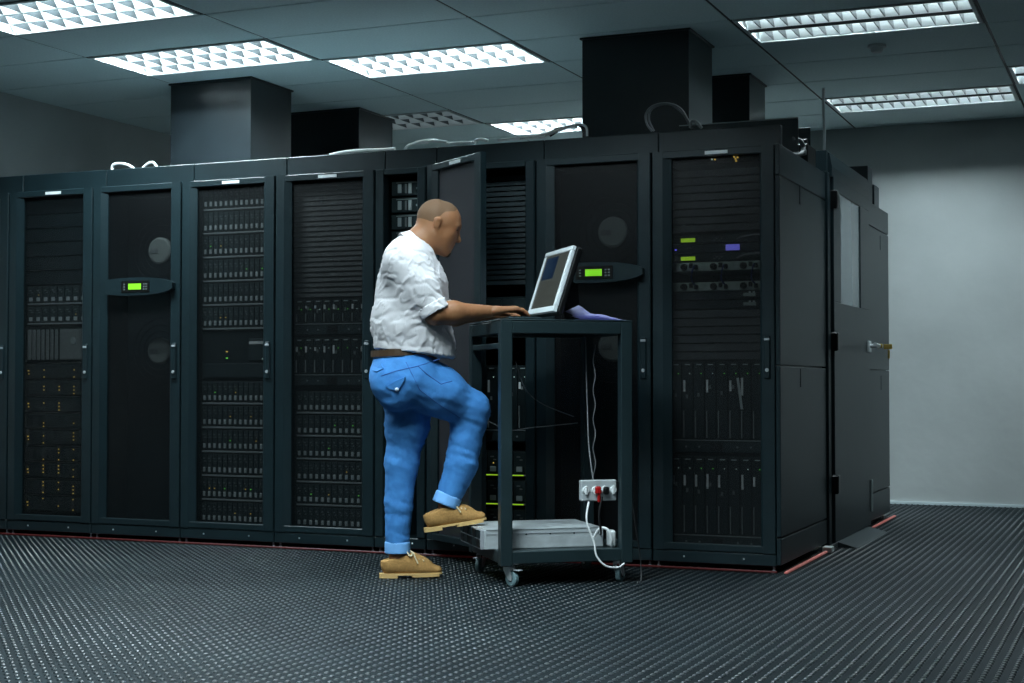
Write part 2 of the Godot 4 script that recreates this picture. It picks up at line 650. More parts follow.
func build_lights() -> void:
	for f in fixtures:
		var x: float = X0 + f[0] * TX
		var z: float = Z0 - (f[1] + 1) * TZ
		var o := thing("ceiling_light", f[3], "ceiling light", Vector3(x + TX * 0.5, CEIL, z + TZ * 0.5), 0.0, "recessed fluorescent ceiling lights")
		var w := TX * 0.5 - 0.012
		var d := TZ * 0.5 - 0.012
		var dep := 0.1
		var rows: int = f[2]
		var dim: bool = f[0] == 0 and f[1] == 4     # a fitting whose lamps are nearly dead
		var st := S()
		# housing: top, four sides
		box(st, Vector3(-w, dep, -d), Vector3(w, dep + 0.01, d))
		box(st, Vector3(-w, 0, -d), Vector3(-w + 0.006, dep, d))
		box(st, Vector3(w - 0.006, 0, -d), Vector3(w, dep, d))
		box(st, Vector3(-w, 0, -d), Vector3(w, dep, -d + 0.006))
		box(st, Vector3(-w, 0, d - 0.006), Vector3(w, dep, d))
		put("housing", st.commit(), M.reflector, o)
		st = S()
		for e in [[Vector3(-w, -0.004, -d), Vector3(w, 0.004, -d + 0.022)], [Vector3(-w, -0.004, d - 0.022), Vector3(w, 0.004, d)],
				[Vector3(-w, -0.004, -d + 0.022), Vector3(-w + 0.022, 0.004, d - 0.022)], [Vector3(w - 0.022, -0.004, -d + 0.022), Vector3(w, 0.004, d - 0.022)]]:
			box(st, e[0], e[1], 0.002)
		put("rim", st.commit(), M.white, o)
		var inner := d - 0.022
		var lw := w - 0.022
		var pitch := 2.0 * inner / rows
		var gapw := 0.0 if rows == 3 else 0.035
		if rows == 2:
			put("centre_strip", boxmesh(Vector3(-lw, 0.002, -gapw), Vector3(lw, 0.06, gapw)), M.tbar, o)
			pitch = inner - gapw
		var cells := 10 if rows == 3 else 16
		var cl := 2.0 * lw / cells
		for r in rows:
			var zc: float = -inner + pitch * (r + 0.5) if rows == 3 else (-1.0 if r == 0 else 1.0) * (gapw + pitch * 0.5)
			st = S()
			tube(st, [Vector3(-lw, dep - 0.028, zc), Vector3(lw, dep - 0.028, zc)], 0.013, 10)
			put("lamp_tube", st.commit(), M.tube_dim if dim else M.tube, o)
			# side reflectors: sloping sheets, narrow at the tube and wide at the opening
			for s in [-1.0, 1.0]:
				st = S()
				var e: float = zc + s * (pitch * 0.5 - 0.001)
				var e2: float = zc + s * 0.03
				var p := PackedVector2Array([Vector2(e, 0.002), Vector2(e - s * 0.003, 0.002), Vector2(e2, dep * 0.72), Vector2(e2 + s * 0.003, dep * 0.72)])
				prism(st, p, -lw, lw, Basis(Vector3(0, 0, 1), Vector3(0, 1, 0), Vector3(1, 0, 0)))
				put("side_reflector", st.commit(), M.reflector, o)
			# cross blades: upright plates cut to the trough's section
			var hb := 0.05
			var tw := lerpf(pitch * 0.5, 0.03, hb / (dep * 0.72)) - 0.003
			for k in range(1, cells):
				st = S()
				var xb := -lw + cl * k
				var p2 := PackedVector2Array([Vector2(zc - pitch * 0.5 + 0.006, 0.004), Vector2(zc + pitch * 0.5 - 0.006, 0.004), Vector2(zc + tw, hb), Vector2(zc - tw, hb)])
				prism(st, p2, xb - 0.003, xb + 0.003, Basis(Vector3(0, 0, 1), Vector3(0, 1, 0), Vector3(1, 0, 0)))
				put("louvre_blade", st.commit(), M.louvre, o)
			var l := AreaLight3D.new()
			l.name = "lamp_light"
			l.area_size = Vector2(2.0 * lw - 0.04, 0.03)
			l.position = Vector3(0, dep - 0.043, zc)
			l.rotation = Vector3(-PI / 2, 0, 0)
			l.light_energy = LIGHT_E * (0.4 if rows == 2 else 0.7) * (0.04 if dim else 1.0)
			l.light_color = LIGHT_COL
			l.area_range = 14.0
			l.area_attenuation = 2.0
			l.shadow_enabled = true
			o.add_child(l, true)
	var sd := thing("smoke_detector", "small round white smoke detector on the ceiling by the twin-row light", "smoke detector", Vector3(0.21, CEIL, -1.58))
	var st2 := S()
	lathe(st2, [Vector2(0.0, -0.001), Vector2(0.05, -0.001), Vector2(0.052, -0.012), Vector2(0.047, -0.016), Vector2(0.0, -0.016)], 24)
	put("base", st2.commit(), M.white, sd)
	st2 = S()
	lathe(st2, [Vector2(0.036, -0.016), Vector2(0.034, -0.034), Vector2(0.026, -0.042), Vector2(0.0, -0.042)], 20)
	put("sensor_cap", st2.commit(), M.white, sd)

# ---------------------------------------------------------------- racks
const NTH := ["lowest", "second from the bottom", "third from the bottom", "fourth from the bottom", "fifth from the bottom", "sixth from the bottom", "seventh from the bottom", "eighth from the bottom", "ninth from the bottom", "tenth from the bottom", "eleventh from the bottom", "twelfth from the bottom"]
const EQZ := -0.075     # front of the equipment inside the racks

func rack(x0: float, w: float, label: String, group := "server racks in the front row") -> Node3D:
	var o := thing("server_rack", label, "server rack", Vector3(x0 + w * 0.5, 0, 0), 0.0, group)
	var h := w * 0.5 - 0.003
	var st := S()
	box(st, Vector3(-h, 0.035, -1.07), Vector3(-h + 0.012, 1.985, -0.035))
	box(st, Vector3(h - 0.012, 0.035, -1.07), Vector3(h, 1.985, -0.035))
	box(st, Vector3(-h + 0.012, 0.035, -1.07), Vector3(h - 0.012, 1.985, -1.055))
	box(st, Vector3(-h + 0.012, 1.97, -1.055), Vector3(h - 0.012, 1.985, -0.035))
	box(st, Vector3(-h + 0.012, 0.035, -1.055), Vector3(h - 0.012, 0.06, -0.035))
	put("cabinet", st.commit(), M.black, o)
	st = S()
	box(st, Vector3(-h, 0.033, -0.06), Vector3(h, 0.088, -0.004), 0.004)
	put("base_rail", st.commit(), M.black, o)
	for s in [-1.0, 1.0]:
		st = S()
		cbox(st, Vector3(s * w * 0.24, 0.062, -0.003), Vector3(0.008, 0.008, 0.004), 0.001)
		put("screw", st.commit(), M.steel, o)
		st = S()
		lathe(st, [Vector2(0.0, 0.0), Vector2(0.014, 0.0), Vector2(0.013, 0.006), Vector2(0.006, 0.014), Vector2(0.005, 0.04), Vector2(0.0, 0.04)], 10, Basis.IDENTITY, Vector3(s * (w * 0.5 - 0.022), 0, -0.035))
		put("levelling_foot", st.commit(), M.zinc, o)
	st = S()
	box(st, Vector3(-w * 0.5 + 0.0015, 1.992, -0.16), Vector3(w * 0.5 - 0.0015, 2.1, -0.12), 0.003)
	put("top_fascia", st.commit(), M.black, o)
	return o

# the perforated front door of a rack: a part with its own frame, sheet, handle and tag
func rack_door(o: Node3D, w: float, sheet: Material, tagged := true, y1 := 1.985) -> MeshInstance3D:
	var h := w * 0.5 - 0.005
	var B := Basis(Vector3(1, 0, 0), Vector3(0, 0, 1), Vector3(0, -1, 0))     # polygon x -> x, y -> z, depth -> -y
	var ls := minf(0.092, w * 0.18)
	var rs := minf(0.07, w * 0.15)
	var st := S()
	prism(st, PackedVector2Array([Vector2(-h, -0.032), Vector2(-h, -0.003), Vector2(-h + 0.003, 0.0), Vector2(-h + ls * 0.55, 0.0), Vector2(-h + ls, -0.014), Vector2(-h + ls, -0.032)]), -y1, -0.092, B)
	prism(st, PackedVector2Array([Vector2(h, -0.032), Vector2(h, -0.003), Vector2(h - 0.003, 0.0), Vector2(h - rs * 0.85, 0.0), Vector2(h - rs, -0.01), Vector2(h - rs, -0.032)]), -y1, -0.092, B)
	box(st, Vector3(-h + ls * 0.5, y1 - 0.034, -0.03), Vector3(h - rs * 0.5, y1, -0.001), 0.003)
	box(st, Vector3(-h + ls * 0.5, 0.092, -0.03), Vector3(h - rs * 0.5, 0.125, -0.001), 0.003)
	var d := put("door", st.commit(), M.black, o)
	put("perforated_sheet", boxmesh(Vector3(-h + ls - 0.004, 0.12, -0.0235), Vector3(h - rs + 0.004, y1 - 0.03, -0.022)), sheet, d)
	st = S()
	cbox(st, Vector3(h - rs * 0.5, 1.0, 0.004), Vector3(0.03, 0.2, 0.012), 0.005)
	put("handle", st.commit(), M.black, d)
	st = S()
	lathe(st, [Vector2(0.0, 0.003), Vector2(0.008, 0.003), Vector2(0.009, 0.0), Vector2(0.009, -0.01)], 12, Basis(Vector3(1, 0, 0), Vector3(0, 0, 1), Vector3(0, -1, 0)), Vector3(h - rs * 0.5, 0.94, 0.012))
	put("lock", st.commit(), M.steel, d)
	st = S()
	cbox(st, Vector3(h - rs * 0.5, 1.082, 0.011), Vector3(0.026, 0.012, 0.006), 0.002)
	put("latch_cap", st.commit(), M.zinc, d)
	if tagged:
		put("door_label", boxmesh(Vector3(-0.055 + 0.02, y1 - 0.026, -0.001), Vector3(0.055 + 0.02, y1 - 0.01, 0.0015)), M.white, d)
	return d

var array0: Node3D

func disk_array(cx: float, y: float, label: String, group: String, n := 13, wide := 0.43) -> Node3D:
	var o := thing("disk_array", label, "disk array", Vector3(cx, y, EQZ), 0.0, group)
	put("chassis", boxmesh(Vector3(-wide * 0.5 - 0.012, 0.001, -0.6), Vector3(wide * 0.5 + 0.012, 0.13, 0.0), 0.002), M.chassis, o)
	put("bottom_rail", boxmesh(Vector3(-wide * 0.5, 0.003, 0.0), Vector3(wide * 0.5, 0.0125, 0.01), 0.001), M.rail, o)
	var p := wide / n
	var key := "c%d" % int(p * 10000)
	if not M.has(key):
		var st := S()
		box(st, Vector3(-p * 0.44, 0.02, 0.0), Vector3(p * 0.44, 0.124, 0.008), 0.002)
		M[key] = st.commit()
		st = S()
		box(st, Vector3(-p * 0.26, 0.026, 0.008), Vector3(p * 0.2, 0.052, 0.013), 0.002)
		M[key + "t"] = st.commit()
		st = S()
		cbox(st, Vector3(-p * 0.1, 0.1, 0.009), Vector3(p * 0.26, 0.006, 0.004))
		cbox(st, Vector3(p * 0.1, 0.085, 0.009), Vector3(p * 0.2, 0.006, 0.004))
		M[key + "v"] = st.commit()
	for k in n:
		var c := put("drive_carrier", M[key], M.carrier, o, Vector3(-wide * 0.5 + p * (k + 0.5), 0, 0))
		put("release_tab", M[key + "t"], M.tab, c)
		put("vent", M[key + "v"], M.stripe, c)
		if rng.randf() < 0.1:
			put("status_led", boxmesh(Vector3(-0.0022, 0.066, 0.008), Vector3(0.0022, 0.0705, 0.0115)), M.led_amber if rng.randf() < 0.6 else M.led_green, c)
	return o

func blade_chassis(cx: float, y0: float, y1: float, label: String, seed_: int) -> Node3D:
	var o := thing("blade_chassis", label, "blade server", Vector3(cx, y0, EQZ), 0.0, "blade server chassis")
	var h := y1 - y0
	rng.seed = seed_
	put("chassis", boxmesh(Vector3(-0.235, 0.002, -0.65), Vector3(0.235, h - 0.002, 0.0), 0.002), M.chassis, o)
	var st := S()
	box(st, Vector3(-0.225, 0.008, 0.0), Vector3(0.225, 0.06, 0.01), 0.002)
	var fan := put("fan_tray", st.commit(), M.carrier, o)
	put("tray_edge", boxmesh(Vector3(-0.225, 0.061, 0.0), Vector3(0.225, 0.065, 0.013)), M.rail, o)
	put("display", boxmesh(Vector3(-0.03, 0.015, 0.01), Vector3(0.03, 0.052, 0.013)), M.plastic, fan)
	for x in [-0.15, -0.085, 0.1, 0.165]:
		put("screw", boxmesh(Vector3(x - 0.004, 0.028, 0.01), Vector3(x + 0.004, 0.036, 0.013)), M.rail, fan)
	var n := 8
	var p := 0.45 / n
	var y2 := h - 0.012
	for k in n:
		var b := put("blade", boxmesh(Vector3(-p * 0.45, 0.07, 0.0), Vector3(p * 0.45, y2, 0.012), 0.002), M.chassis, o, Vector3(-0.225 + p * (k + 0.5), 0, 0))
		var hh := y2 - 0.07
		put("lower_lever", boxmesh(Vector3(-0.02, 0.075, 0.012), Vector3(-0.0155, 0.075 + hh * 0.36, 0.02), 0.001), M.rail, b)
		put("top_catch", boxmesh(Vector3(-0.012, y2 - 0.008, 0.012), Vector3(0.012, y2 - 0.003, 0.018)), M.tab, b)
		if rng.randf() < 0.75:
			var t := rng.randf_range(0.12, 0.3) * hh
			put("paper_tag", boxmesh(Vector3(-0.021, y2 - hh * 0.28 - t * 0.5, 0.012), Vector3(-0.011, y2 - hh * 0.28 + t * 0.5 * 0.6, 0.0165)), M.white, b)
		if rng.randf() < 0.7:
			var yy := y2 - hh * rng.randf_range(0.3, 0.5)
			put("port_cap", boxmesh(Vector3(-0.008, yy - 0.012, 0.012), Vector3(0.002, yy + 0.006, 0.016)), M.stripe, b)
		put("status_led", boxmesh(Vector3(0.008, y2 - 0.05, 0.012), Vector3(0.0115, y2 - 0.0465, 0.0145)), M.led_green if rng.randf() < 0.5 else M.led_white, b)
	return o

func blanking(o: Node3D, w: float, y0: float, y1: float, n: int, z := EQZ, m: Material = null) -> void:
	var p := (y1 - y0) / n
	var st := S()
	# each panel leans a little, as a louvre does
	var q := PackedVector2Array([Vector2(-0.03, 0.002), Vector2(0.012, 0.002), Vector2(0.004, p - 0.004), Vector2(-0.03, p - 0.004)])
	prism(st, q, -w * 0.5, w * 0.5, Basis(Vector3(0, 0, 1), Vector3(0, 1, 0), Vector3(1, 0, 0)))
	var mesh := st.commit()
	for k in n:
		put("blanking_panel", mesh, m if m else M.chassis, o, Vector3(0, y0 + p * k, z))

func boat(o: Node3D, cx: float) -> void:
	# the boat-shaped control panel across a cooler's door
	var pts := PackedVector2Array()
	for k in 21:
		var t := k / 20.0
		var x := lerpf(-0.215, 0.235, t)
		pts.append(Vector2(cx + x, 0.05 * sqrt(maxf(0.0, 1.0 - pow(absf(x + 0.03) / 0.275, 2.4)))))
	for k in range(20, -1, -1):
		var t := k / 20.0
		var x := lerpf(-0.215, 0.235, t)
		pts.append(Vector2(cx + x, -0.048 * sqrt(maxf(0.0, 1.0 - pow(absf(x + 0.03) / 0.275, 2.4))) - 0.001))
	var st := S()
	prism(st, pts, -0.01, 0.03, Basis.IDENTITY, Vector3(0, 1.414, 0))
	var b := put("control_panel", st.commit(), M.black, o)
	put("panel_face", boxmesh(Vector3(cx - 0.105, 1.382, 0.03), Vector3(cx + 0.085, 1.446, 0.033), 0.001), M.plastic, b)
	put("green_display", boxmesh(Vector3(cx - 0.055, 1.397, 0.033), Vector3(cx + 0.03, 1.43, 0.035)), M.lcd, b)
	for k in 3:
		for s in [-0.082, 0.05, 0.066]:
			put("button", boxmesh(Vector3(cx + s - 0.005, 1.395 + k * 0.014, 0.033), Vector3(cx + s + 0.005, 1.402 + k * 0.014, 0.036)), M.stripe, b)

func cooler(x0: float, label: String) -> Node3D:
	var o := rack(x0, 0.6, label, "row cooling cabinets")
	o.name = numbered("cooling_cabinet")
	tag(o, label, "cooling cabinet", "row cooling cabinets")
	rack_door(o, 0.6, M.perf_cool, false)
	boat(o, 0.03)
	for y in [1.06, 1.625]:
		var st := S()
		var B := Basis(Vector3(1, 0, 0), Vector3(0, 0, 1), Vector3(0, -1, 0))
		lathe(st, [Vector2(0.0, 0.006), Vector2(0.066, 0.006), Vector2(0.076, 0.0), Vector2(0.076, -0.02)], 28, B, Vector3(0.055, y, -0.14))
		var f := put("fan_hub", st.commit(), M.hub, o)
		put("hub_plate", boxmesh(Vector3(-0.005, y - 0.016, -0.136), Vector3(0.05, y + 0.01, -0.131), 0.001), M.stripe, f)
		st = S()
		for k in 3:
			var rr := 0.11 + k * 0.035
			var ring := []
			for j in 33:
				ring.append(Vector3(0.055 + cos(j * TAU / 32.0) * rr, y + sin(j * TAU / 32.0) * rr, -0.15))
			tube(st, ring, 0.0025, 5, false)
		put("fan_guard", st.commit(), M.plastic, f)
	put("rear_baffle", boxmesh(Vector3(-0.28, 0.1, -0.32), Vector3(0.28, 1.95, -0.3)), M.black, o)
	return o

func leds(o: Node3D, list: Array) -> void:
	for e in list:
		put("status_led", boxmesh(Vector3(e[0] - 0.003, e[1] - 0.003, 0.0), Vector3(e[0] + 0.003, e[1] + 0.003, 0.011)), e[2], o)

func build_racks() -> void:
	# the rack at the wall end, of which only a sliver shows
	var r := rack(-5.1, 0.6, "black server rack at the left wall end of the row")
	rack_door(r, 0.6, M.perf)
	# rack with LED columns and the striped server
	r = rack(-4.5, 0.6, "dark server rack with columns of tiny amber lights and a striped server")
	rack_door(r, 0.6, M.perf)
	blanking(r, 0.46, 1.45, 1.94, 6)
	var t := thing("striped_server", "grey server with curved vertical stripes and a round badge in the dark rack", "server", Vector3(-4.2, 1.0, EQZ))
	put("chassis", boxmesh(Vector3(-0.235, 0.0, -0.6), Vector3(0.235, 0.2, 0.0), 0.003), M.chassis, t)
	for k in 7:
		var x := -0.21 + k * 0.032
		put("stripe", boxmesh(Vector3(x, 0.012, 0.0), Vector3(x + 0.022, 0.188, 0.014 - k * 0.001), 0.004), M.stripe, t)
	put("bezel", boxmesh(Vector3(0.02, 0.012, 0.0), Vector3(0.215, 0.188, 0.01), 0.004), M.stripe, t)
	var st := S()
	lathe(st, [Vector2(0.0, 0.004), Vector2(0.018, 0.004), Vector2(0.02, 0.0)], 18, Basis(Vector3(1, 0, 0), Vector3(0, 0, 1), Vector3(0, -1, 0)), Vector3(0.12, 0.12, 0.012))
	put("badge", st.commit(), M.rail, t)
	for k in 2:
		var d := disk_array(-4.2, 1.215 + k * 0.115, ["dim drive array directly on the striped server", "dim drive array second above the striped server"][k], "drive arrays above the striped server", 8)
		d.scale = Vector3(1, 0.86, 1)
	for k in 9:
		var s := thing("rack_server", "black amber-lit server, %s of those under the striped server" % NTH[k], "server", Vector3(-4.2, 0.14 + k * 0.095, EQZ), 0.0, "black servers with amber lights")
		put("chassis", boxmesh(Vector3(-0.235, 0.001, -0.6), Vector3(0.235, 0.09, 0.0), 0.002), M.chassis, s)
		put("bezel", boxmesh(Vector3(-0.2, 0.008, 0.0), Vector3(0.22, 0.084, 0.008), 0.002), M.black, s)
		var list := []
		for c in [-0.09, 0.02, 0.125]:
			for j in 4:
				if rng.randf() < 0.4:
					list.append([c, 0.014 + j * 0.02, M.led_amber])
		if k % 2 == 0:
			list.append([-0.205, 0.05, M.led_amber])
			list.append([-0.2, 0.032, M.led_amber])
		leds(s, list)
	# cooler
	cooler(-3.9, "dark row cooling cabinet between the amber-lit rack and the drive-array rack")
	# rack full of drive arrays
	r = rack(-3.3, 0.6, "server rack filled top to bottom with drive arrays in two banks")
	rack_door(r, 0.6, M.perf)
	for k in 6:
		disk_array(-2.985, 1.168 + k * 0.131, "drive array, %s in the upper bank of the rack full of arrays" % NTH[k], "upper bank of drive arrays")
		disk_array(-2.985, 0.105 + k * 0.131, "drive array, %s in the lower bank of the rack full of arrays" % NTH[k], "lower bank of drive arrays")
	t = thing("storage_controller", "black storage controller with a pale label between the two drive banks", "storage controller", Vector3(-2.985, 0.9, EQZ))
	put("chassis", boxmesh(Vector3(-0.225, 0.0, -0.6), Vector3(0.225, 0.26, 0.0), 0.003), M.chassis, t)
	put("front_plate", boxmesh(Vector3(-0.215, 0.01, 0.0), Vector3(0.215, 0.085, 0.008), 0.002), M.carrier, t)
	put("drawer", boxmesh(Vector3(0.08, 0.1, 0.0), Vector3(0.2, 0.22, 0.01), 0.003), M.carrier, t)
	put("pale_label", boxmesh(Vector3(0.085, 0.19, 0.01), Vector3(0.2, 0.205, 0.012)), M.white, t)
	leds(t, [[-0.06, 0.15, M.led_amber], [-0.06, 0.115, M.led_green], [0.17, 0.11, M.led_white]])
	# rack with blanking panels, blades and arrays
	r = rack(-2.7, 0.6, "server rack with ribbed blanking panels on top and blade servers in the middle")
	rack_door(r, 0.6, M.perf)
	blanking(r, 0.46, 1.335, 1.93, 22)
	blade_chassis(-2.385, 1.13, 1.33, "short blade chassis right below the ribbed panels in the rack beside the person", 12)
	blade_chassis(-2.385, 0.86, 1.125, "blade chassis under the short one in the rack beside the person", 13)
	for k in 6:
		disk_array(-2.385, 0.055 + 0.05 + k * 0.131 * 0.93, "drive array, %s below the blade chassis in the rack beside the person" % NTH[k], "drive arrays below the blade chassis", 12).scale = Vector3(1, 0.93, 1)
	# narrow rack
	r = rack(-2.1, 0.3, "narrow server rack with pale-striped switches behind the person's head")
	st = S()
	for s in [-1.0, 1.0]:
		box(st, Vector3(s * 0.12 - 0.024, 0.09, -0.06), Vector3(s * 0.12 + 0.024, 1.985, 0.0), 0.004)
	box(st, Vector3(-0.1, 1.955, -0.05), Vector3(0.1, 1.985, -0.002), 0.003)
	put("front_frame", st.commit(), M.black, r)
	for k in 12:
		var s := thing("network_switch", "network switch with pale vertical plates, %s in the narrow rack" % NTH[11 - k], "network switch", Vector3(-1.95, 1.85 - k * 0.087, EQZ), 0.0, "switches in the narrow rack")
		put("chassis", boxmesh(Vector3(-0.09, 0.002, -0.5), Vector3(0.095, 0.079, 0.0), 0.003), M.carrier, s)
		put("module", boxmesh(Vector3(-0.05, 0.016, 0.0), Vector3(-0.03, 0.062, 0.007), 0.001), M.tab, s)
		put("module", boxmesh(Vector3(-0.008, 0.014, 0.0), Vector3(0.002, 0.062, 0.007), 0.001), M.stripe, s)
		put("module", boxmesh(Vector3(0.012, 0.012, 0.0), Vector3(0.03, 0.064, 0.007), 0.001), M.tab, s)
		put("port_label", boxmesh(Vector3(0.055, 0.032, 0.0), Vector3(0.09, 0.042, 0.004)), M.rail, s)
		put("top_edge", boxmesh(Vector3(-0.06, 0.068, 0.0), Vector3(0.09, 0.072, 0.004)), M.rail, s)
	# open rack
	r = rack(-1.8, 0.6, "server rack standing open with its perforated door swung out behind the person")
	st = S()
	box(st, Vector3(0.245, 0.09, -0.06), Vector3(0.296, 1.985, 0.0), 0.005)
	box(st, Vector3(-0.296, 0.09, -0.06), Vector3(-0.25, 1.985, -0.002), 0.005)
	box(st, Vector3(-0.25, 1.955, -0.06), Vector3(0.245, 1.985, -0.003), 0.003)
	put("front_frame", st.commit(), M.black, r)
	blanking(r, 0.5, 1.375, 1.93, 21, -0.11, M.black)
	var d := rack_door(r, 0.56, M.perf_open)
	d.position = Vector3(-0.29, 0, 0.02) + Vector3(0.28, 0, 0).rotated(Vector3.UP, -0.63)
	d.rotation.y = -0.63
	t = thing("storage_unit", "pair of dark drawers below the louvred panel in the open rack", "storage unit", Vector3(-1.49, 1.15, -0.11))
	put("chassis", boxmesh(Vector3(-0.225, 0.0, -0.6), Vector3(0.225, 0.165, 0.0), 0.003), M.chassis, t)
	for k in 3:
		put("drawer_front", boxmesh(Vector3(-0.2 + k * 0.135, 0.01, 0.0), Vector3(-0.07 + k * 0.135, 0.155, 0.012), 0.003), M.carrier, t)
	blade_chassis(-1.49, 0.58, 0.97, "blade chassis in the open rack seen behind the cart frame", 33)
	for k in 3:
		var a := disk_array(-1.49, 0.12 + k * 0.145, "drive array, %s at the foot of the open rack behind the cart" % NTH[k], "drive arrays at the foot of the open rack", 6)
		put("green_line", boxmesh(Vector3(-0.2, 0.006, 0.011), Vector3(0.2, 0.0105, 0.0125)), M.lcd_yellow, a)
	# cooler with the visible round hub
	cooler(-1.2, "row cooling cabinet with a green display and round fan hub behind the monitor")
	# the end rack
	r = rack(-0.6, 0.6, "server rack at the open end of the row with purple and green displays")
	rack_door(r, 0.6, M.perf)
	for e in [[0.04, 0.162], [0.17, 0.957], [0.963, 1.842], [1.848, 1.99]]:
		put("side_panel", boxmesh(Vector3(0.299, e[0], -1.068), Vector3(0.32, e[1], -0.002), 0.0025), M.black, r)
	for y in [0.905, 1.80]:
		put("panel_latch", boxmesh(Vector3(0.318, y - 0.045, -0.46), Vector3(0.3225, y + 0.045, -0.43), 0.001), M.black, r)
	blanking(r, 0.46, 1.6, 1.9, 8)
	blanking(r, 0.46, 0.99, 1.23, 6)
	var cx := -0.3
	for k in 2:
		t = thing("power_controller", ["power controller with a yellow-green display just above the pale connector bars", "power controller with a yellow-green display above the purple display"][k], "power controller", Vector3(cx, 1.458 + k * 0.088, EQZ), 0.0, "power controllers in the end rack")
		put("chassis", boxmesh(Vector3(-0.235, 0.0, -0.5), Vector3(0.235, 0.041, 0.0), 0.002), M.black, t)
		put("display", boxmesh(Vector3(-0.175, 0.008, 0.0), Vector3(-0.105, 0.026, 0.004)), M.lcd_yellow, t)
		for j in 4:
			put("port", boxmesh(Vector3(-0.015 + j * 0.012, 0.01 + (j % 2) * 0.008, 0.0), Vector3(-0.007 + j * 0.012, 0.016 + (j % 2) * 0.008, 0.003)), M.stripe, t)
		st = S()
		tube(st, smooth_path([Vector3(0.1, 0.012, 0.008), Vector3(0.14, 0.024, 0.02), Vector3(0.2, 0.03, 0.02), Vector3(0.235, 0.03, 0.012)]), 0.0045, 6)
		put("lead", st.commit(), M.cable_grey, t)
	t = thing("management_console", "rack console with a small purple screen and a blue light", "console", Vector3(cx, 1.5, EQZ))
	put("chassis", boxmesh(Vector3(-0.235, 0.001, -0.5), Vector3(0.235, 0.043, 0.0), 0.002), M.black, t)
	put("purple_screen", boxmesh(Vector3(0.045, 0.008, 0.0), Vector3(0.112, 0.036, 0.004)), M.lcd_purple, t)
	leds(t, [[-0.2, 0.018, M.led_blue], [-0.14, 0.024, M.stripe], [-0.125, 0.026, M.stripe]])
	for k in 2:
		t = thing("connector_bar", ["pale grey connector bar, lower of two, in the end rack", "pale grey connector bar, upper of two, in the end rack"][k], "connector panel", Vector3(cx, 1.318 + k * 0.095, EQZ), 0.0, "connector bars in the end rack")
		put("plate", boxmesh(Vector3(-0.215, 0.0, -0.3), Vector3(0.225, 0.042, 0.004), 0.002), M.greybar, t)
		for j in 3:
			var x := -0.16 + j * 0.145
			st = S()
			var B := Basis(Vector3(1, 0, 0), Vector3(0, 0, 1), Vector3(0, -1, 0))
			lathe(st, [Vector2(0.0, 0.016), Vector2(0.014, 0.016), Vector2(0.017, 0.0)], 14, B, Vector3(x, 0.021, 0.004))
			put("knob", st.commit(), M.plastic, t)
			put("port", boxmesh(Vector3(x + 0.026, 0.016, 0.004), Vector3(x + 0.044, 0.038, 0.008)), M.plastic, t)
			put("plug", boxmesh(Vector3(x + 0.052, 0.008, 0.004), Vector3(x + 0.07, 0.03, 0.016), 0.003), M.chassis, t)
	for j in 3:
		st = S()
		var x := -0.105 + j * 0.145
		tube(st, smooth_path([Vector3(x, 1.44, EQZ + 0.012), Vector3(x - 0.006, 1.415, EQZ + 0.028), Vector3(x - 0.01, 1.37, EQZ + 0.028), Vector3(x + 0.004, 1.345, EQZ + 0.016)]), 0.004, 6)
		var c := put("patch_cable", st.commit(), M.cable_blue, self, Vector3(cx, 0, 0))
		tag(c, ["blue patch cable under the blue light, linking the pale connector bars", "blue patch cable midway along the two pale connector bars", "blue patch cable nearest the purple screen, linking the connector bars"][j], "cable", "blue patch cables")
	for k in 2:
		t = thing("port_block", ["small pale port block below the connector bars, upper one", "small pale port block below the connector bars, lower one"][k], "port block", Vector3(cx, 1.3 - k * 0.044, EQZ))
		put("back_plate", boxmesh(Vector3(-0.2, -0.022, -0.3), Vector3(0.225, 0.016, 0.0), 0.002), M.black, t)
		put("block", boxmesh(Vector3(0.13, -0.012, 0.0), Vector3(0.19, 0.004, 0.008), 0.001), M.greybar, t)
		put("port", boxmesh(Vector3(0.155, 0.004, 0.0), Vector3(0.165, 0.012, 0.006)), M.tab, t)
		put("port", boxmesh(Vector3(0.175, 0.004, 0.0), Vector3(0.185, 0.012, 0.006)), M.tab, t)
	t = thing("top_switch", "thin switch with yellow status lights at the top of the end rack", "network switch", Vector3(cx, 1.925, EQZ))
	put("chassis", boxmesh(Vector3(-0.235, 0.0, -0.4), Vector3(0.235, 0.043, 0.0), 0.002), M.black, t)
	leds(t, [[-0.02, 0.02, M.led_white], [-0.005, 0.018, M.led_amber], [0.088, 0.025, M.led_amber], [0.095, 0.015, M.led_amber], [0.105, 0.022, M.led_amber], [0.098, 0.005, M.led_amber]])
	blade_chassis(cx, 0.545, 0.985, "upper blade chassis in the end rack with a loose slanting tag", 51)
	blade_chassis(cx, 0.095, 0.535, "lower blade chassis in the end rack near the floor", 52)
	st = S()
	box(st, Vector3(-0.006, -0.075, 0.0), Vector3(0.006, 0.075, 0.002), 0.0, Basis(Vector3(0, 0, 1), 0.13), Vector3(cx + 0.115, 0.83, EQZ + 0.02))
	tag(put("hanging_tag", st.commit(), M.tab, self), "slanting white paper tag hanging on the upper blade chassis of the end rack", "paper tag")

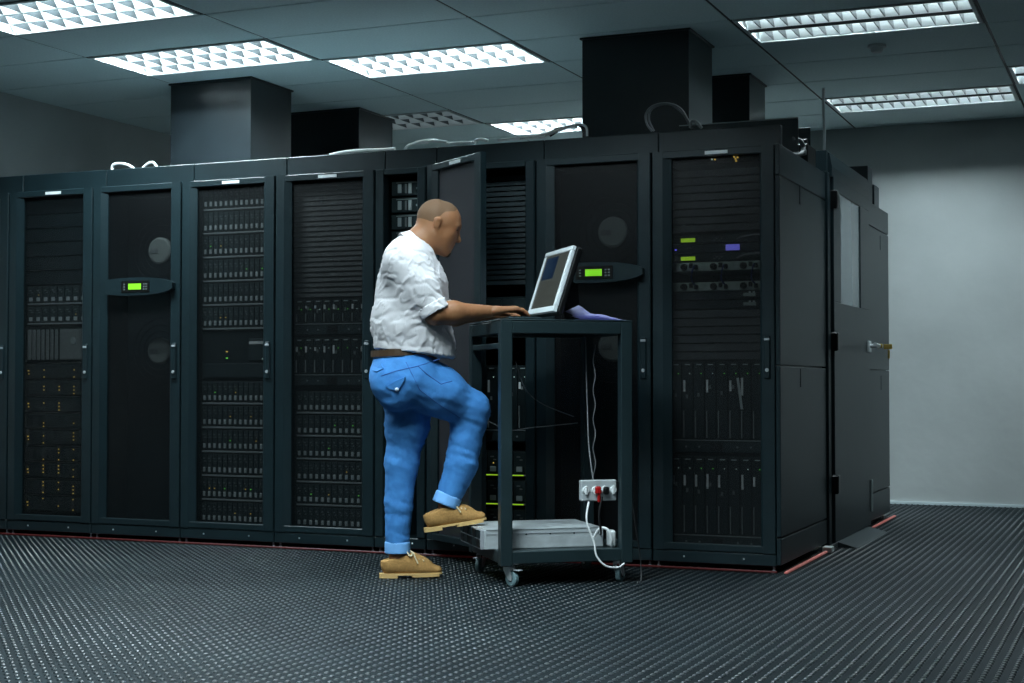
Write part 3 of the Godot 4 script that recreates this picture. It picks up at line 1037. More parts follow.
func build_aisle_end() -> void:
	# end rack of the second row
	var o := thing("rear_rack", "server rack at the end of the second row beyond the aisle door", "server rack", Vector3(-0.29, 0, -2.34))
	put("cabinet", boxmesh(Vector3(-0.3, 0.04, -0.8), Vector3(0.29, 1.985, 0.0), 0.003), M.black, o)
	for e in [[0.04, 0.2], [0.207, 0.957], [0.963, 1.842], [1.848, 1.99]]:
		put("side_panel", boxmesh(Vector3(0.289, e[0], -0.8), Vector3(0.31, e[1], -0.002), 0.0025), M.black, o)
	for y in [0.88, 1.77]:
		put("panel_latch", boxmesh(Vector3(0.308, y - 0.045, -0.5), Vector3(0.3125, y + 0.045, -0.47), 0.001), M.black, o)
	for z in [-0.04, -0.76]:
		var st := S()
		lathe(st, [Vector2(0.0, 0.0), Vector2(0.014, 0.0), Vector2(0.006, 0.014), Vector2(0.005, 0.042), Vector2(0.0, 0.042)], 10, Basis.IDENTITY, Vector3(0.27, 0, z))
		put("levelling_foot", st.commit(), M.zinc, o)
	for e in [[-0.36, 0.265, -0.53], [-0.6, 0.175, -0.78]]:
		put("roof_box", boxmesh(Vector3(0.1, 1.985, e[2]), Vector3(0.255, 1.985 + e[1], e[0]), 0.003), M.black, o)
	# the door that closes the aisle between the two rows
	o = thing("aisle_door", "dark grey aisle door with a pale window and a lever handle", "door", Vector3(0.02, 0, -1.07))
	var leafx := 0.014
	var st2 := S()
	prism(st2, PackedVector2Array([Vector2(-0.07, 2.11), Vector2(0.005, 2.11), Vector2(0.005, 2.0), Vector2(-0.07, 2.0)]), -1.26, 0.0)
	put("header", st2.commit(), M.black, o)
	for e in [[-0.075, 0.0], [-1.26, -1.21]]:
		st2 = S()
		box(st2, Vector3(-0.06, 0.02, e[0]), Vector3(0.012, 2.0, e[1]), 0.004)
		put("door_post", st2.commit(), M.black, o)
	# slanting brackets from header to leaf
	st2 = S()
	prism(st2, PackedVector2Array([Vector2(-0.06, 2.02), Vector2(0.004, 2.02), Vector2(leafx - 0.038, 1.9), Vector2(leafx - 0.038, 1.7), Vector2(-0.06, 1.7)]), -0.1, -0.08)
	put("bracket", st2.commit(), M.black, o)
	st2 = S()
	prism(st2, PackedVector2Array([Vector2(0.0, 2.1), Vector2(0.012, 2.105), Vector2(leafx + 0.012, 2.03), Vector2(leafx + 0.011, 1.98), Vector2(0.0, 1.98)]), -1.22, -0.05)
	put("hood", st2.commit(), M.black, o)
	var leaf := Node3D.new()
	leaf.name = "door_leaf"
	o.add_child(leaf)
	st2 = S()
	var z0 := -0.12
	var z1 := -1.2
	var wz0 := -0.3
	var wz1 := -0.9
	var wy0 := 1.315
	var wy1 := 1.91
	box(st2, Vector3(leafx - 0.035, 0.03, z1), Vector3(leafx + 0.01, wy0, z0), 0.003)
	box(st2, Vector3(leafx - 0.035, wy1, z1), Vector3(leafx + 0.01, 1.99, z0), 0.003)
	box(st2, Vector3(leafx - 0.035, wy0, wz0), Vector3(leafx + 0.01, wy1, z0), 0.003)
	box(st2, Vector3(leafx - 0.035, wy0, z1), Vector3(leafx + 0.01, wy1, wz1), 0.003)
	put("leaf_panel", st2.commit(), M.black, leaf)
	put("edge_trim", boxmesh(Vector3(leafx - 0.036, 0.03, z0), Vector3(leafx + 0.012, 1.99, z0 + 0.03), 0.004), M.black, leaf)
	put("window_pane", boxmesh(Vector3(leafx - 0.006, wy0, wz1), Vector3(leafx + 0.004, wy1, wz0)), M.glass_door, leaf)
	for y in [0.34, 1.1, 1.86]:
		put("hinge", boxmesh(Vector3(leafx - 0.01, y - 0.05, z0 - 0.02), Vector3(leafx + 0.032, y + 0.05, z0 + 0.035), 0.006), M.plastic, leaf)
	st2 = S()
	box(st2, Vector3(leafx + 0.01, 1.06, z1 + 0.03), Vector3(leafx + 0.025, 1.13, z1 + 0.1), 0.004)
	tube(st2, smooth_path([Vector3(leafx + 0.02, 1.1, z1 + 0.065), Vector3(leafx + 0.07, 1.1, z1 + 0.065), Vector3(leafx + 0.075, 1.1, z1 + 0.09), Vector3(leafx + 0.075, 1.105, z1 + 0.2)]), 0.012, 8)
	var lever := put("lever_handle", st2.commit(), M.steel, leaf)
	st2 = S()
	lathe(st2, [Vector2(0.0, 0.03), Vector2(0.012, 0.03), Vector2(0.014, 0.0)], 12, Basis(Vector3(0, 0, 1), Vector3(1, 0, 0), Vector3(0, 1, 0)), Vector3(leafx + 0.06, 1.1, z1 + 0.03))
	cbox(st2, Vector3(leafx + 0.12, 1.095, z1 + 0.02), Vector3(0.05, 0.03, 0.004), 0.002)
	cbox(st2, Vector3(leafx + 0.125, 1.05, z1 + 0.02), Vector3(0.012, 0.05, 0.004), 0.001)
	put("key", st2.commit(), M.brass, lever)
	put("door_stop", boxmesh(Vector3(leafx + 0.01, 0.11, z1 - 0.012), Vector3(leafx + 0.022, 0.3, z1 + 0.006), 0.002), M.rail, leaf)
	# low ramp in front of the door
	st2 = S()
	prism(st2, PackedVector2Array([Vector2(0.0, 0.0), Vector2(0.11, 0.0), Vector2(0.0, 0.03)]), -0.95, 0.0)
	tag(put("threshold_ramp", st2.commit(), M.black, self, Vector3(0.05, 0.003, -1.2)), "low dark ramp on the floor at the foot of the aisle door", "ramp")
	# red light strips on the floor around the racks
	var list := [[Vector3(-4.9, 0.003, -0.012), Vector3(0.0, 0.013, -0.002), "red light strip along the floor under the front of the rack row"],
		[Vector3(0.032, 0.003, -0.93), Vector3(0.05, 0.013, 0.0), "pinkish red light strip along the floor at the row's open end"],
		[Vector3(0.032, 0.003, -3.2), Vector3(0.05, 0.013, -2.36), "short pinkish red light strip on the floor beyond the aisle door"]]
	for k in 3:
		var e: Array = list[k]
		var t := thing("light_strip", e[2], "light strip", (e[0] + e[1]) * 0.5, 0.0, "red floor light strips")
		var hs: Vector3 = (e[1] - e[0]) * 0.5
		put("strip_body", boxmesh(-hs, hs, 0.003), M.led_red if k == 0 else M.led_red2, t)
		var l := AreaLight3D.new()
		l.name = "strip_light"
		l.area_size = Vector2(2.0 * maxf(hs.x, hs.z) - 0.02, 0.008)
		l.position = Vector3(0, hs.y + 0.002, 0)
		l.rotation = Vector3(-PI / 2 + PI, 0 if k == 0 else PI / 2, 0)
		l.light_color = Color(1.0, 0.2, 0.16)
		l.light_energy = 0.0007
		l.area_range = 14.0
		l.area_attenuation = 2.0
		l.shadow_enabled = true
		t.add_child(l)
	tag(put("strip_power_box", boxmesh(Vector3(-0.025, 0, -0.03), Vector3(0.025, 0.03, 0.03), 0.004), M.white, self, Vector3(0.045, 0.003, -0.97)), "small white power box at the end of the pinkish light strip", "power box")

func build_ducts() -> void:
	for e in [[-4.06, -3.47, -1.42, -0.95, 2.0, "grey metal exhaust duct with a light-catching front above the dark cooling cabinet"],
			[-1.24, -0.64, -1.24, -0.78, 2.0, "large black exhaust duct above the cooling cabinet behind the monitor"],
			[-3.9, -3.36, -2.61, -2.12, 2.0, "black exhaust duct of the second row behind the grey metal duct"],
			[-1.2, -0.63, -2.45, -2.05, 2.0, "small black exhaust duct of the second row behind the large black duct"]]:
		var o := thing("exhaust_duct", e[5], "duct", Vector3((e[0] + e[1]) * 0.5, e[4], (e[2] + e[3]) * 0.5), 0.0, "exhaust ducts from racks to ceiling")
		var h := Vector3((e[1] - e[0]) * 0.5, 0, (e[3] - e[2]) * 0.5)
		var H: float = CEIL - e[4]
		var st := S()
		for s in [-1.0, 1.0]:
			st = S()
			box(st, Vector3(minf(s * h.x, s * (h.x - 0.004)), 0, -h.z + 0.004), Vector3(maxf(s * h.x, s * (h.x - 0.004)), H, h.z - 0.004))
			put("side_sheet", st.commit(), M.duct, o)
			st = S()
			box(st, Vector3(-h.x, 0, minf(s * h.z, s * (h.z - 0.004))), Vector3(h.x, H, maxf(s * h.z, s * (h.z - 0.004))))
			put("front_sheet" if s > 0 else "rear_sheet", st.commit(), M.duct, o)
		st = S()
		box(st, Vector3(-h.x - 0.012, H - 0.012, -h.z - 0.012), Vector3(h.x + 0.012, H - 0.001, h.z + 0.012), 0.002)
		put("ceiling_collar", st.commit(), M.black, o)
		st = S()
		box(st, Vector3(-h.x - 0.02, -0.012, -h.z - 0.02), Vector3(h.x + 0.02, 0.03, h.z + 0.02), 0.003)
		put("base_collar", st.commit(), M.black, o)

# points on the plane z = z0 seen at pixels
func pz(z0: float, a: Array) -> Array:
	var out := []
	for p in a:
		out.append(onz(p[0], p[1], z0))
	return out

func cable(label: String, pts: Array, r: float, m: Material, called := "cable") -> void:
	var st := S()
	var c: Vector3 = pts[0]
	var q := []
	for p in pts:
		q.append(p - c)
	tube(st, smooth_path(q), r, 7)
	tag(put(called, st.commit(), m, self, c), label, "cable")

func build_row_cables() -> void:
	var z := -0.14
	cable("white cable looping over the top of the dark rack near the left wall", pz(z, [[112, 170], [113, 165], [120, 163.5], [128, 165], [134, 169]]), 0.008, M.cable_white)
	cable("small white cable arch on the row top beside the grey duct", pz(z, [[143, 168], [148, 163.5], [153, 162.5], [157, 167]]), 0.007, M.cable_white)
	cable("white cable lying along the row top behind the person's rack", pz(z, [[330, 155], [345, 152], [362, 150.5], [380, 150], [395, 149]]), 0.01, M.cable_white)
	for k in 4:
		cable(["thick white cable of the bundle above the narrow rack", "white cable arching into the bundle above the narrow rack", "white cable on top of the bundle above the narrow rack", "white cable running right from the bundle above the narrow rack"][k],
			pz(z - 0.022 * k, [[[410, 145], [420, 142], [432, 141], [447, 142]], [[405, 149], [409, 145], [416, 143], [428, 142.5]], [[416, 142], [428, 140], [438, 140.5], [449, 143]], [[445, 143.5], [458, 142.5], [470, 142], [478, 141]]][k]), 0.0075 - 0.0005 * k, M.cable_white)
	cable("white cable end curling up on the row top above the open door", pz(z, [[475, 144], [476, 140.5], [481, 139.5], [488, 141]]), 0.008, M.cable_white)
	for k in 5:
		cable(["pale cable fanning out on the row top left of the big black duct", "dark cable fanning out left of the big black duct", "pale cable looping down beside the big black duct", "dark cable looping beside the big black duct", "pale cable lying flat toward the big black duct"][k],
			pz(z - 0.016 * k, [[[498, 140], [515, 138], [540, 135], [562, 129], [576, 126.5]], [[520, 138], [545, 134], [560, 128], [577, 127.5]], [[545, 136], [563, 128.5], [578, 124.5], [586, 127], [587, 136]], [[550, 136], [566, 127], [580, 126], [584, 135]], [[498, 141], [510, 139.5], [525, 139], [545, 137]]][k]), 0.006, M.cable_dark if k % 2 == 1 else M.cable_white)
	z = -0.5
	for k in 2:
		cable(["dark glossy cable arching in front of the big black duct", "second dark cable arching beside the first at the big black duct"][k],
			pz(z - 0.03 * k, [[[652, 131], [647, 124], [646, 114], [653, 106], [667, 103.5], [680, 108], [688, 120], [692, 129]], [[654, 131], [649, 120], [651, 110], [660, 105], [672, 105], [684, 115], [690, 127]]][k]), 0.006, M.cable_grey)
	z = -0.14
	cable("short grey cable leaning right of the arching cables", pz(z, [[690, 128], [692, 121], [697, 122], [702, 128]]), 0.007, M.cable_grey)
	# boxes and leads on top of the end rack
	var o := thing("roof_tray", "black cable tray standing on top of the end rack", "cable tray", Vector3(-0.06, 1.99, -0.5))
	put("tray_wall", boxmesh(Vector3(-0.55, 0, -0.01), Vector3(0.06, 0.2, 0.0), 0.002), M.black, o)
	put("tray_wall", boxmesh(Vector3(-0.55, 0, -0.3), Vector3(0.06, 0.2, -0.29), 0.002), M.black, o)
	put("tray_edge", boxmesh(Vector3(-0.55, 0.2, -0.012), Vector3(0.06, 0.205, 0.002)), M.rail, o)  # pale bead: the highlight along the black tray's top edge, painted in as colour
	put("tray_floor", boxmesh(Vector3(-0.55, 0, -0.29), Vector3(0.06, 0.01, -0.01)), M.black, o)
	o = thing("junction_box", "small black junction box with leads on the row end roof", "junction box", Vector3(-0.04, 1.99, -0.78))
	put("box_body", boxmesh(Vector3(-0.05, 0, -0.1), Vector3(0.05, 0.1, 0.1), 0.004), M.plastic, o)
	put("connector", boxmesh(Vector3(-0.03, 0.1, -0.04), Vector3(0.03, 0.135, 0.03), 0.004), M.plastic, o)
	put("plug", boxmesh(Vector3(0.02, 0.04, 0.1), Vector3(0.045, 0.07, 0.13), 0.004), M.stripe, o)
	cable("thick pale grey cable bending over the roof edge of the end rack", [Vector3(-0.03, 2.09, -0.5), Vector3(0.0, 2.085, -0.53), Vector3(0.015, 2.05, -0.56), Vector3(0.01, 2.01, -0.5), Vector3(-0.02, 1.998, -0.42)], 0.011, M.cable_grey2)
	cable("thin white cable hanging from the ceiling behind the aisle door header", [Vector3(-0.31, CEIL, -2.7), Vector3(-0.312, 2.62, -2.702), Vector3(-0.306, 2.5, -2.698), Vector3(-0.31, 2.3, -2.7), Vector3(-0.31, 1.992, -2.7)], 0.009, M.cable_white)

# ---------------------------------------------------------------- the cart and what stands on it
# a place given in the cart's own axes (x to its right, z to its front)
func cp(x: float, y: float, z: float) -> Vector3:
	return CARTP + Vector3(x, y, z).rotated(Vector3.UP, CARTA)

func build_cart() -> void:
	var o := thing("equipment_cart", "dark open-frame equipment cart on casters in front of the racks", "cart", CARTP, CARTA)
	var p := 0.052
	for sx in [-1.0, 1.0]:
		for sz in [-1.0, 1.0]:
			var st := S()
			var c := Vector3(sx * (0.3 - p * 0.5), 0.62, sz * (0.3 - p * 0.5))
			cbox(st, c, Vector3(p, 1.06, p), 0.003)
			put("post", st.commit(), M.cart, o)
	for y in [0.127, 1.122]:
		for s in [-1.0, 1.0]:
			var st := S()
			cbox(st, Vector3(0, y, s * (0.3 - p * 0.5)), Vector3(0.6 - 2 * p, 0.054, p), 0.003)
			put("cross_beam", st.commit(), M.cart, o)
			st = S()
			cbox(st, Vector3(s * (0.3 - p * 0.5), y, 0), Vector3(p, 0.054, 0.6 - 2 * p), 0.003)
			put("side_beam", st.commit(), M.cart, o)
	put("side_rail", boxmesh(Vector3(-0.295, 1.03, -0.25), Vector3(-0.265, 1.055, 0.25), 0.003), M.cart, o)
	put("table_top", boxmesh(Vector3(-0.3, 1.15, -0.3), Vector3(0.3, 1.157, 0.3), 0.002), M.cart, o)
	put("bottom_shelf", boxmesh(Vector3(-0.25, 0.14, -0.25), Vector3(0.25, 0.152, 0.25)), M.cart, o)
	var turns := [0.5, -0.7, 2.4, 0.2]
	var i := 0
	for sx in [-1.0, 1.0]:
		for sz in [1.0, -1.0]:
			var c := Node3D.new()
			c.name = "caster"
			c.position = Vector3(sx * 0.25, 0, sz * 0.245)
			c.rotation.y = turns[i]
			i += 1
			o.add_child(c, true)
			var st := S()
			var BX := Basis(Vector3(0, 1, 0), Vector3(1, 0, 0), Vector3(0, 0, -1))
			lathe(st, [Vector2(0.012, -0.0115), Vector2(0.029, -0.0115), Vector2(0.034, -0.008), Vector2(0.034, 0.008), Vector2(0.029, 0.0115), Vector2(0.012, 0.0115)], 22, BX, Vector3(0, 0.034, 0.02))
			put("tyre", st.commit(), M.wheel, c)
			st = S()
			lathe(st, [Vector2(0.0, -0.013), Vector2(0.014, -0.0125), Vector2(0.014, 0.0125), Vector2(0.0, 0.013)], 14, BX, Vector3(0, 0.034, 0.02))
			put("hub", st.commit(), M.plastic, c)
			st = S()
			for s in [-1.0, 1.0]:
				prism(st, PackedVector2Array([Vector2(0.032, 0.026), Vector2(0.014, 0.028), Vector2(-0.018, 0.07), Vector2(-0.018, 0.086), Vector2(0.02, 0.086), Vector2(0.032, 0.045)]), s * 0.016 - 0.0015, s * 0.016 + 0.0015, Basis(Vector3(0, 0, 1), Vector3(0, 1, 0), Vector3(-1, 0, 0)))
			box(st, Vector3(-0.0175, 0.083, -0.02), Vector3(0.0175, 0.087, 0.022), 0.001)
			lathe(st, [Vector2(0.022, 0.086), Vector2(0.022, 0.094), Vector2(0.0, 0.094)], 14)
			box(st, Vector3(-0.03, 0.094, -0.03), Vector3(0.03, 0.1, 0.03), 0.001)
			put("fork", st.commit(), M.steel, c)
			st = S()
			box(st, Vector3(-0.012, 0.07, 0.03), Vector3(0.012, 0.075, 0.075), 0.002)
			put("brake_pedal", st.commit(), M.zinc, c)
	# silver chassis on the lower shelf
	var t := thing("silver_chassis", "long silver rack chassis lying on the cart's bottom shelf under the shoe", "server chassis", cp(0, 0.1525, 0), CARTA)
	put("case", boxmesh(Vector3(-0.345, 0, -0.2), Vector3(0.2, 0.085, 0.19), 0.003), M.silver, t)
	put("lid", boxmesh(Vector3(-0.34, 0.085, -0.202), Vector3(0.19, 0.0875, 0.193), 0.001), M.silver, t)
	put("end_frame", boxmesh(Vector3(-0.362, 0.0, -0.2), Vector3(-0.345, 0.0875, 0.19), 0.003), M.zinc, t)
	for k in 5:
		for r in 2:
			put("fan_opening", boxmesh(Vector3(-0.366, 0.008 + r * 0.04, -0.19 + k * 0.075), Vector3(-0.361, 0.042 + r * 0.04, -0.125 + k * 0.075), 0.001), M.plastic if (k + r) % 2 == 0 else M.chassis, t)
	for k in 5:
		put("rivet", boxmesh(Vector3(-0.27 + k * 0.11, 0.06, 0.19), Vector3(-0.263 + k * 0.11, 0.067, 0.192)), M.chassis, t)
	put("lid_lip", boxmesh(Vector3(-0.34, 0.066, 0.19), Vector3(0.19, 0.069, 0.1925)), M.zinc, t)
	put("power_socket", boxmesh(Vector3(0.2, 0.015, 0.06), Vector3(0.215, 0.06, 0.16), 0.003), M.plastic, t)
	# outlet panel hung inside the front right post
	t = thing("outlet_panel", "pale outlet panel with white sockets and a red plug inside the cart", "power strip", cp(0.16, 0.36, 0.255), CARTA)
	put("plate", boxmesh(Vector3(-0.085, 0, -0.03), Vector3(0.08, 0.092, 0.0), 0.004), M.silver, t)
	put("bracket", boxmesh(Vector3(0.078, 0.04, -0.025), Vector3(0.0875, 0.085, 0.01), 0.002), M.plastic, t)
	for k in 4:
		var st := S()
		var B := Basis(Vector3(1, 0, 0), Vector3(0, 0, 1), Vector3(0, -1, 0))
		lathe(st, [Vector2(0.0, 0.006), Vector2(0.014, 0.007), Vector2(0.017, 0.0)], 14, B, Vector3(-0.062 + k * 0.042, 0.048, 0.0))
		cbox(st, Vector3(-0.062 + k * 0.042, 0.048, 0.008), Vector3(0.012, 0.04, 0.008), 0.003)
		put("socket", st.commit(), M.white, t)
	var st3 := S()
	cbox(st3, Vector3(-0.012, 0.048, 0.02), Vector3(0.026, 0.036, 0.026), 0.006)
	cbox(st3, Vector3(-0.008, 0.015, 0.02), Vector3(0.014, 0.04, 0.016), 0.005)
	put("red_plug", st3.commit(), M.red, t)
	st3 = S()
	cbox(st3, Vector3(0.026, 0.046, 0.018), Vector3(0.026, 0.034, 0.024), 0.006)
	put("black_plug", st3.commit(), M.plastic, t)
	tag(put("power_adapter", boxmesh(Vector3(-0.015, 0, -0.03), Vector3(0.015, 0.075, 0.03), 0.008), M.white, self, cp(0.228, 0.1525, 0.215), Vector3(0, CARTA, 0)), "white plug adapter beside the silver chassis at the cart's right post", "power adapter")
	cable("white cable curling from the outlet panel over the cart's base beam", [cp(0.1, 0.36, 0.29), cp(0.08, 0.28, 0.32), cp(0.11, 0.19, 0.33), cp(0.12, 0.13, 0.335), cp(0.16, 0.085, 0.34), cp(0.22, 0.075, 0.33), cp(0.255, 0.09, 0.315)], 0.0045, M.cable_white)
	cable("white cable looping beside the white plug adapter", [cp(0.14, 0.2, 0.24), cp(0.16, 0.24, 0.26), cp(0.19, 0.235, 0.28), cp(0.21, 0.19, 0.28), cp(0.215, 0.165, 0.26)], 0.006, M.cable_white)
	cable("dark cable dropping from the red plug behind the cart's base beam", [cp(0.165, 0.38, 0.28), cp(0.15, 0.3, 0.28), cp(0.17, 0.22, 0.25), cp(0.21, 0.2, 0.1)], 0.005, M.cable_dark)
	var sp := []
	for k in 40:
		var a := k * 0.75
		sp.append(cp(0.155 + cos(a) * 0.005, 1.05 - k * 0.0155, 0.2 + sin(a) * 0.005))
	cable("thin twisted pale lead hanging inside the cart to the outlet panel", sp, 0.0022, M.cable_grey)
	cable("thin dark lead hanging behind the twisted pale lead in the cart", [cp(0.13, 1.09, 0.15), cp(0.135, 0.8, 0.16), cp(0.13, 0.6, 0.2), cp(0.135, 0.44, 0.25)], 0.003, M.cable_grey)
	cable("thin lead sagging across the back of the cart", [cp(-0.25, 0.72, -0.25), cp(-0.12, 0.66, -0.26), cp(0.0, 0.67, -0.26), cp(0.22, 0.69, -0.25)], 0.0025, M.cable_grey)
	cable("second thin lead slanting across the back of the cart", [cp(-0.1, 0.98, -0.2), cp(-0.04, 0.85, -0.24), cp(0.05, 0.78, -0.26), cp(0.2, 0.72, -0.25)], 0.0025, M.cable_grey)
	cable("thin pale lead trailing from the cart's right post to the floor", [cp(0.31, 0.4, 0.25), cp(0.34, 0.25, 0.22), cp(0.37, 0.1, 0.2), cp(0.36, 0.006, 0.24), cp(0.32, 0.004, 0.3)], 0.003, M.cable_grey)
	# monitor
	t = thing("monitor", "pale-framed flat monitor tilted back on the cart top", "monitor", cp(0.0, 1.157, 0.0), CARTA)
	var lean := Basis(Vector3(0, 0, 1), -0.31)
	var at := Vector3(-0.036, 0.042, -0.02)
	var hw := 0.215
	var st := S()
	for e in [[Vector3(0, 0, -hw), Vector3(0.02, 0.028, hw)], [Vector3(0, 0.287, -hw), Vector3(0.02, 0.31, hw)], [Vector3(0, 0.028, -hw), Vector3(0.02, 0.287, -hw + 0.025)], [Vector3(0, 0.028, hw - 0.025), Vector3(0.02, 0.287, hw)]]:
		box(st, e[0], e[1], 0.003, lean, at)
	put("bezel", st.commit(), M.bezel, t)
	st = S()
	box(st, Vector3(0.02, -0.002, -hw - 0.002), Vector3(0.05, 0.312, hw + 0.002), 0.008, lean, at)
	box(st, Vector3(0.05, 0.05, -0.13), Vector3(0.075, 0.25, 0.13), 0.012, lean, at)
	put("back_shell", st.commit(), M.plastic, t)
	st = S()
	var sm := PlaneMesh.new()
	sm.size = Vector2(2 * hw - 0.05, 0.259)
	put("screen", sm, M.screen, t, at + lean * Vector3(0.004, 0.1575, 0), Basis(lean * Vector3(0, 0, 1), lean * Vector3(-1, 0, 0), lean * Vector3(0, -1, 0)).get_euler())
	st = S()
	box(st, Vector3(0.06, 0.0, -0.13), Vector3(0.24, 0.014, 0.05), 0.006)
	prism(st, PackedVector2Array([Vector2(0.1, 0.012), Vector2(0.15, 0.012), Vector2(0.135, 0.17), Vector2(0.09, 0.2), Vector2(0.075, 0.15)]), -0.06, 0.02)
	put("stand", st.commit(), M.plastic, t)
	var al := AreaLight3D.new()
	al.name = "screen_light"
	al.area_size = Vector2(0.36, 0.25)
	al.position = at + lean * Vector3(-0.006, 0.1575, 0)
	al.basis = Basis(lean * Vector3(0, 0, -1), lean * Vector3(0, 1, 0), lean * Vector3(1, 0, 0))
	al.light_energy = 0.012
	al.light_color = Color(0.75, 0.85, 1.0)
	al.area_range = 14.0
	al.area_attenuation = 2.0
	al.shadow_enabled = true
	t.add_child(al)
	# keyboard
	t = thing("keyboard", "flat dark grey keyboard under the person's hands on the cart", "keyboard", cp(-0.17, 1.157, 0.02), CARTA)
	put("base", boxmesh(Vector3(-0.075, 0, -0.21), Vector3(0.075, 0.012, 0.21), 0.004), M.black, t)
	for r in 5:
		for k in 14:
			put("key", boxmesh(Vector3(-0.063 + r * 0.025, 0.012, -0.195 + k * 0.028), Vector3(-0.042 + r * 0.025, 0.017, -0.172 + k * 0.028)), M.chassis, t)
	# papers
	var spots := [[0.15, 0.225, 0.05, "top loose lavender sheet curling up beside the monitor"], [0.175, 0.23, -0.04, "loose white sheet lying under the lavender sheet on the cart"], [0.19, 0.225, 0.03, "lowest loose sheet of paper on the cart top"]]
	for k in 3:
		st = S()
		var nx := 10
		for a in nx:
			for b in 6:
				var u0 := lerpf(-0.095, 0.095, float(a) / nx)
				var u1 := lerpf(-0.095, 0.095, float(a + 1) / nx)
				var v0 := lerpf(-0.09, 0.09, b / 6.0)
				var v1 := lerpf(-0.09, 0.09, (b + 1) / 6.0)
				quad(st, Vector3(u0, curl(k, u0, v0), v0), Vector3(u1, curl(k, u1, v0), v0), Vector3(u1, curl(k, u1, v1), v1), Vector3(u0, curl(k, u0, v1), v1), Vector3.UP)
		tag(put("paper_sheet", st.commit(), M.paper, self, cp(spots[k][0], 1.158 + (2 - k) * 0.0035, spots[k][1] - 0.05), Vector3(0, CARTA + spots[k][2], 0)), spots[k][3], "paper", "papers on the cart")

# how high a loose sheet of paper curls
func curl(k: int, u: float, v: float) -> float:
	var t := clampf((0.095 - u) / 0.19, 0.0, 1.0)
	var tops := [0.045, 0.03, 0.014]
	return 0.001 + tops[k] * pow(t, 1.4 + 0.5 * k) * (0.8 + 2.0 * v) * (1.0 + 0.25 * sin(u * 55.0 + k * 2.0)) + 0.0012 * sin(u * 40.0 + k) + 0.0012

func screen_image() -> ImageTexture:
	var im := Image.create(128, 96, false, Image.FORMAT_RGB8)
	im.fill(Color(0.38, 0.41, 0.39))
	var r := RandomNumberGenerator.new()
	r.seed = 5
	im.fill_rect(Rect2i(8, 4, 64, 40), Color(0.13, 0.22, 0.33))
	for y in range(6, 42, 4):
		im.fill_rect(Rect2i(12, y, r.randi_range(14, 52), 1), Color(0.22, 0.34, 0.46))
	for y in range(48, 92, 3):
		im.fill_rect(Rect2i(8, y, r.randi_range(40, 110), 1), Color(0.34, 0.35, 0.34))
	return ImageTexture.create_from_image(im)

# ---------------------------------------------------------------- the person
# where a pixel's ray first meets a mesh given in the person's own coordinates: [point, normal]
func meet(mesh: ArrayMesh, u: float, v: float) -> Array:
	var d := ray(u, v).normalized()
	var o := CAM - MP
	var a := mesh.surface_get_arrays(0)
	var p: PackedVector3Array = a[Mesh.ARRAY_VERTEX]
	var ix: PackedInt32Array = a[Mesh.ARRAY_INDEX]
	var best := 1e9
	var out := [o + d * 6.3, -d]
	for k in range(0, ix.size(), 3):
		var p0 := p[ix[k]]
		var w := p0 - o
		var t0 := w.dot(d)
		if (w - d * t0).length_squared() > 0.002 or t0 > best:
			continue
		var h = Geometry3D.ray_intersects_triangle(o, d, p0, p[ix[k + 1]], p[ix[k + 2]])
		if h != null:
			var t: float = (h - o).dot(d)
			if t < best:
				best = t
				out = [h, (p[ix[k + 2]] - p0).cross(p[ix[k + 1]] - p0).normalized()]
	return out

# a thin strip of cloth or thread lying on a mesh along pixels
func stitch(mesh: ArrayMesh, px: Array, r: float, lift := 0.0) -> ArrayMesh:
	var pts := []
	for i in px.size() - 1:
		for k in 6:
			var t := k / 6.0
			var h := meet(mesh, lerpf(px[i][0], px[i + 1][0], t), lerpf(px[i][1], px[i + 1][1], t))
			pts.append(h[0] + h[1] * lift)
	var e := meet(mesh, px[-1][0], px[-1][1])
	pts.append(e[0] + e[1] * lift)
	var st := S()
	tube(st, pts, r, 6)
	return st.commit()

# a flat patch of cloth through pixels, laid on a mesh and thickened
func patch(mesh: ArrayMesh, px: Array, lift: float) -> ArrayMesh:
	var pts := []
	var n := Vector3.ZERO
	for e in px:
		var h := meet(mesh, e[0], e[1])
		pts.append(h[0])
		n += h[1]
	n = n.normalized()
	var c := Vector3.ZERO
	for q in pts:
		c += q / pts.size()
	var st := S()
	for i in pts.size():
		var a: Vector3 = pts[i]
		var b: Vector3 = pts[(i + 1) % pts.size()]
		tri(st, c + n * lift, a + n * lift, b + n * lift, n)
		var side := (a + b) * 0.5 - c
		quad(st, a - n * 0.004, b - n * 0.004, b + n * lift, a + n * lift, side - n * side.dot(n))
	return st.commit()

func merged(list: Array) -> ArrayMesh:
	var st := SurfaceTool.new()
	for m in list:
		st.append_from(m, 0, Transform3D.IDENTITY)
	return st.commit()

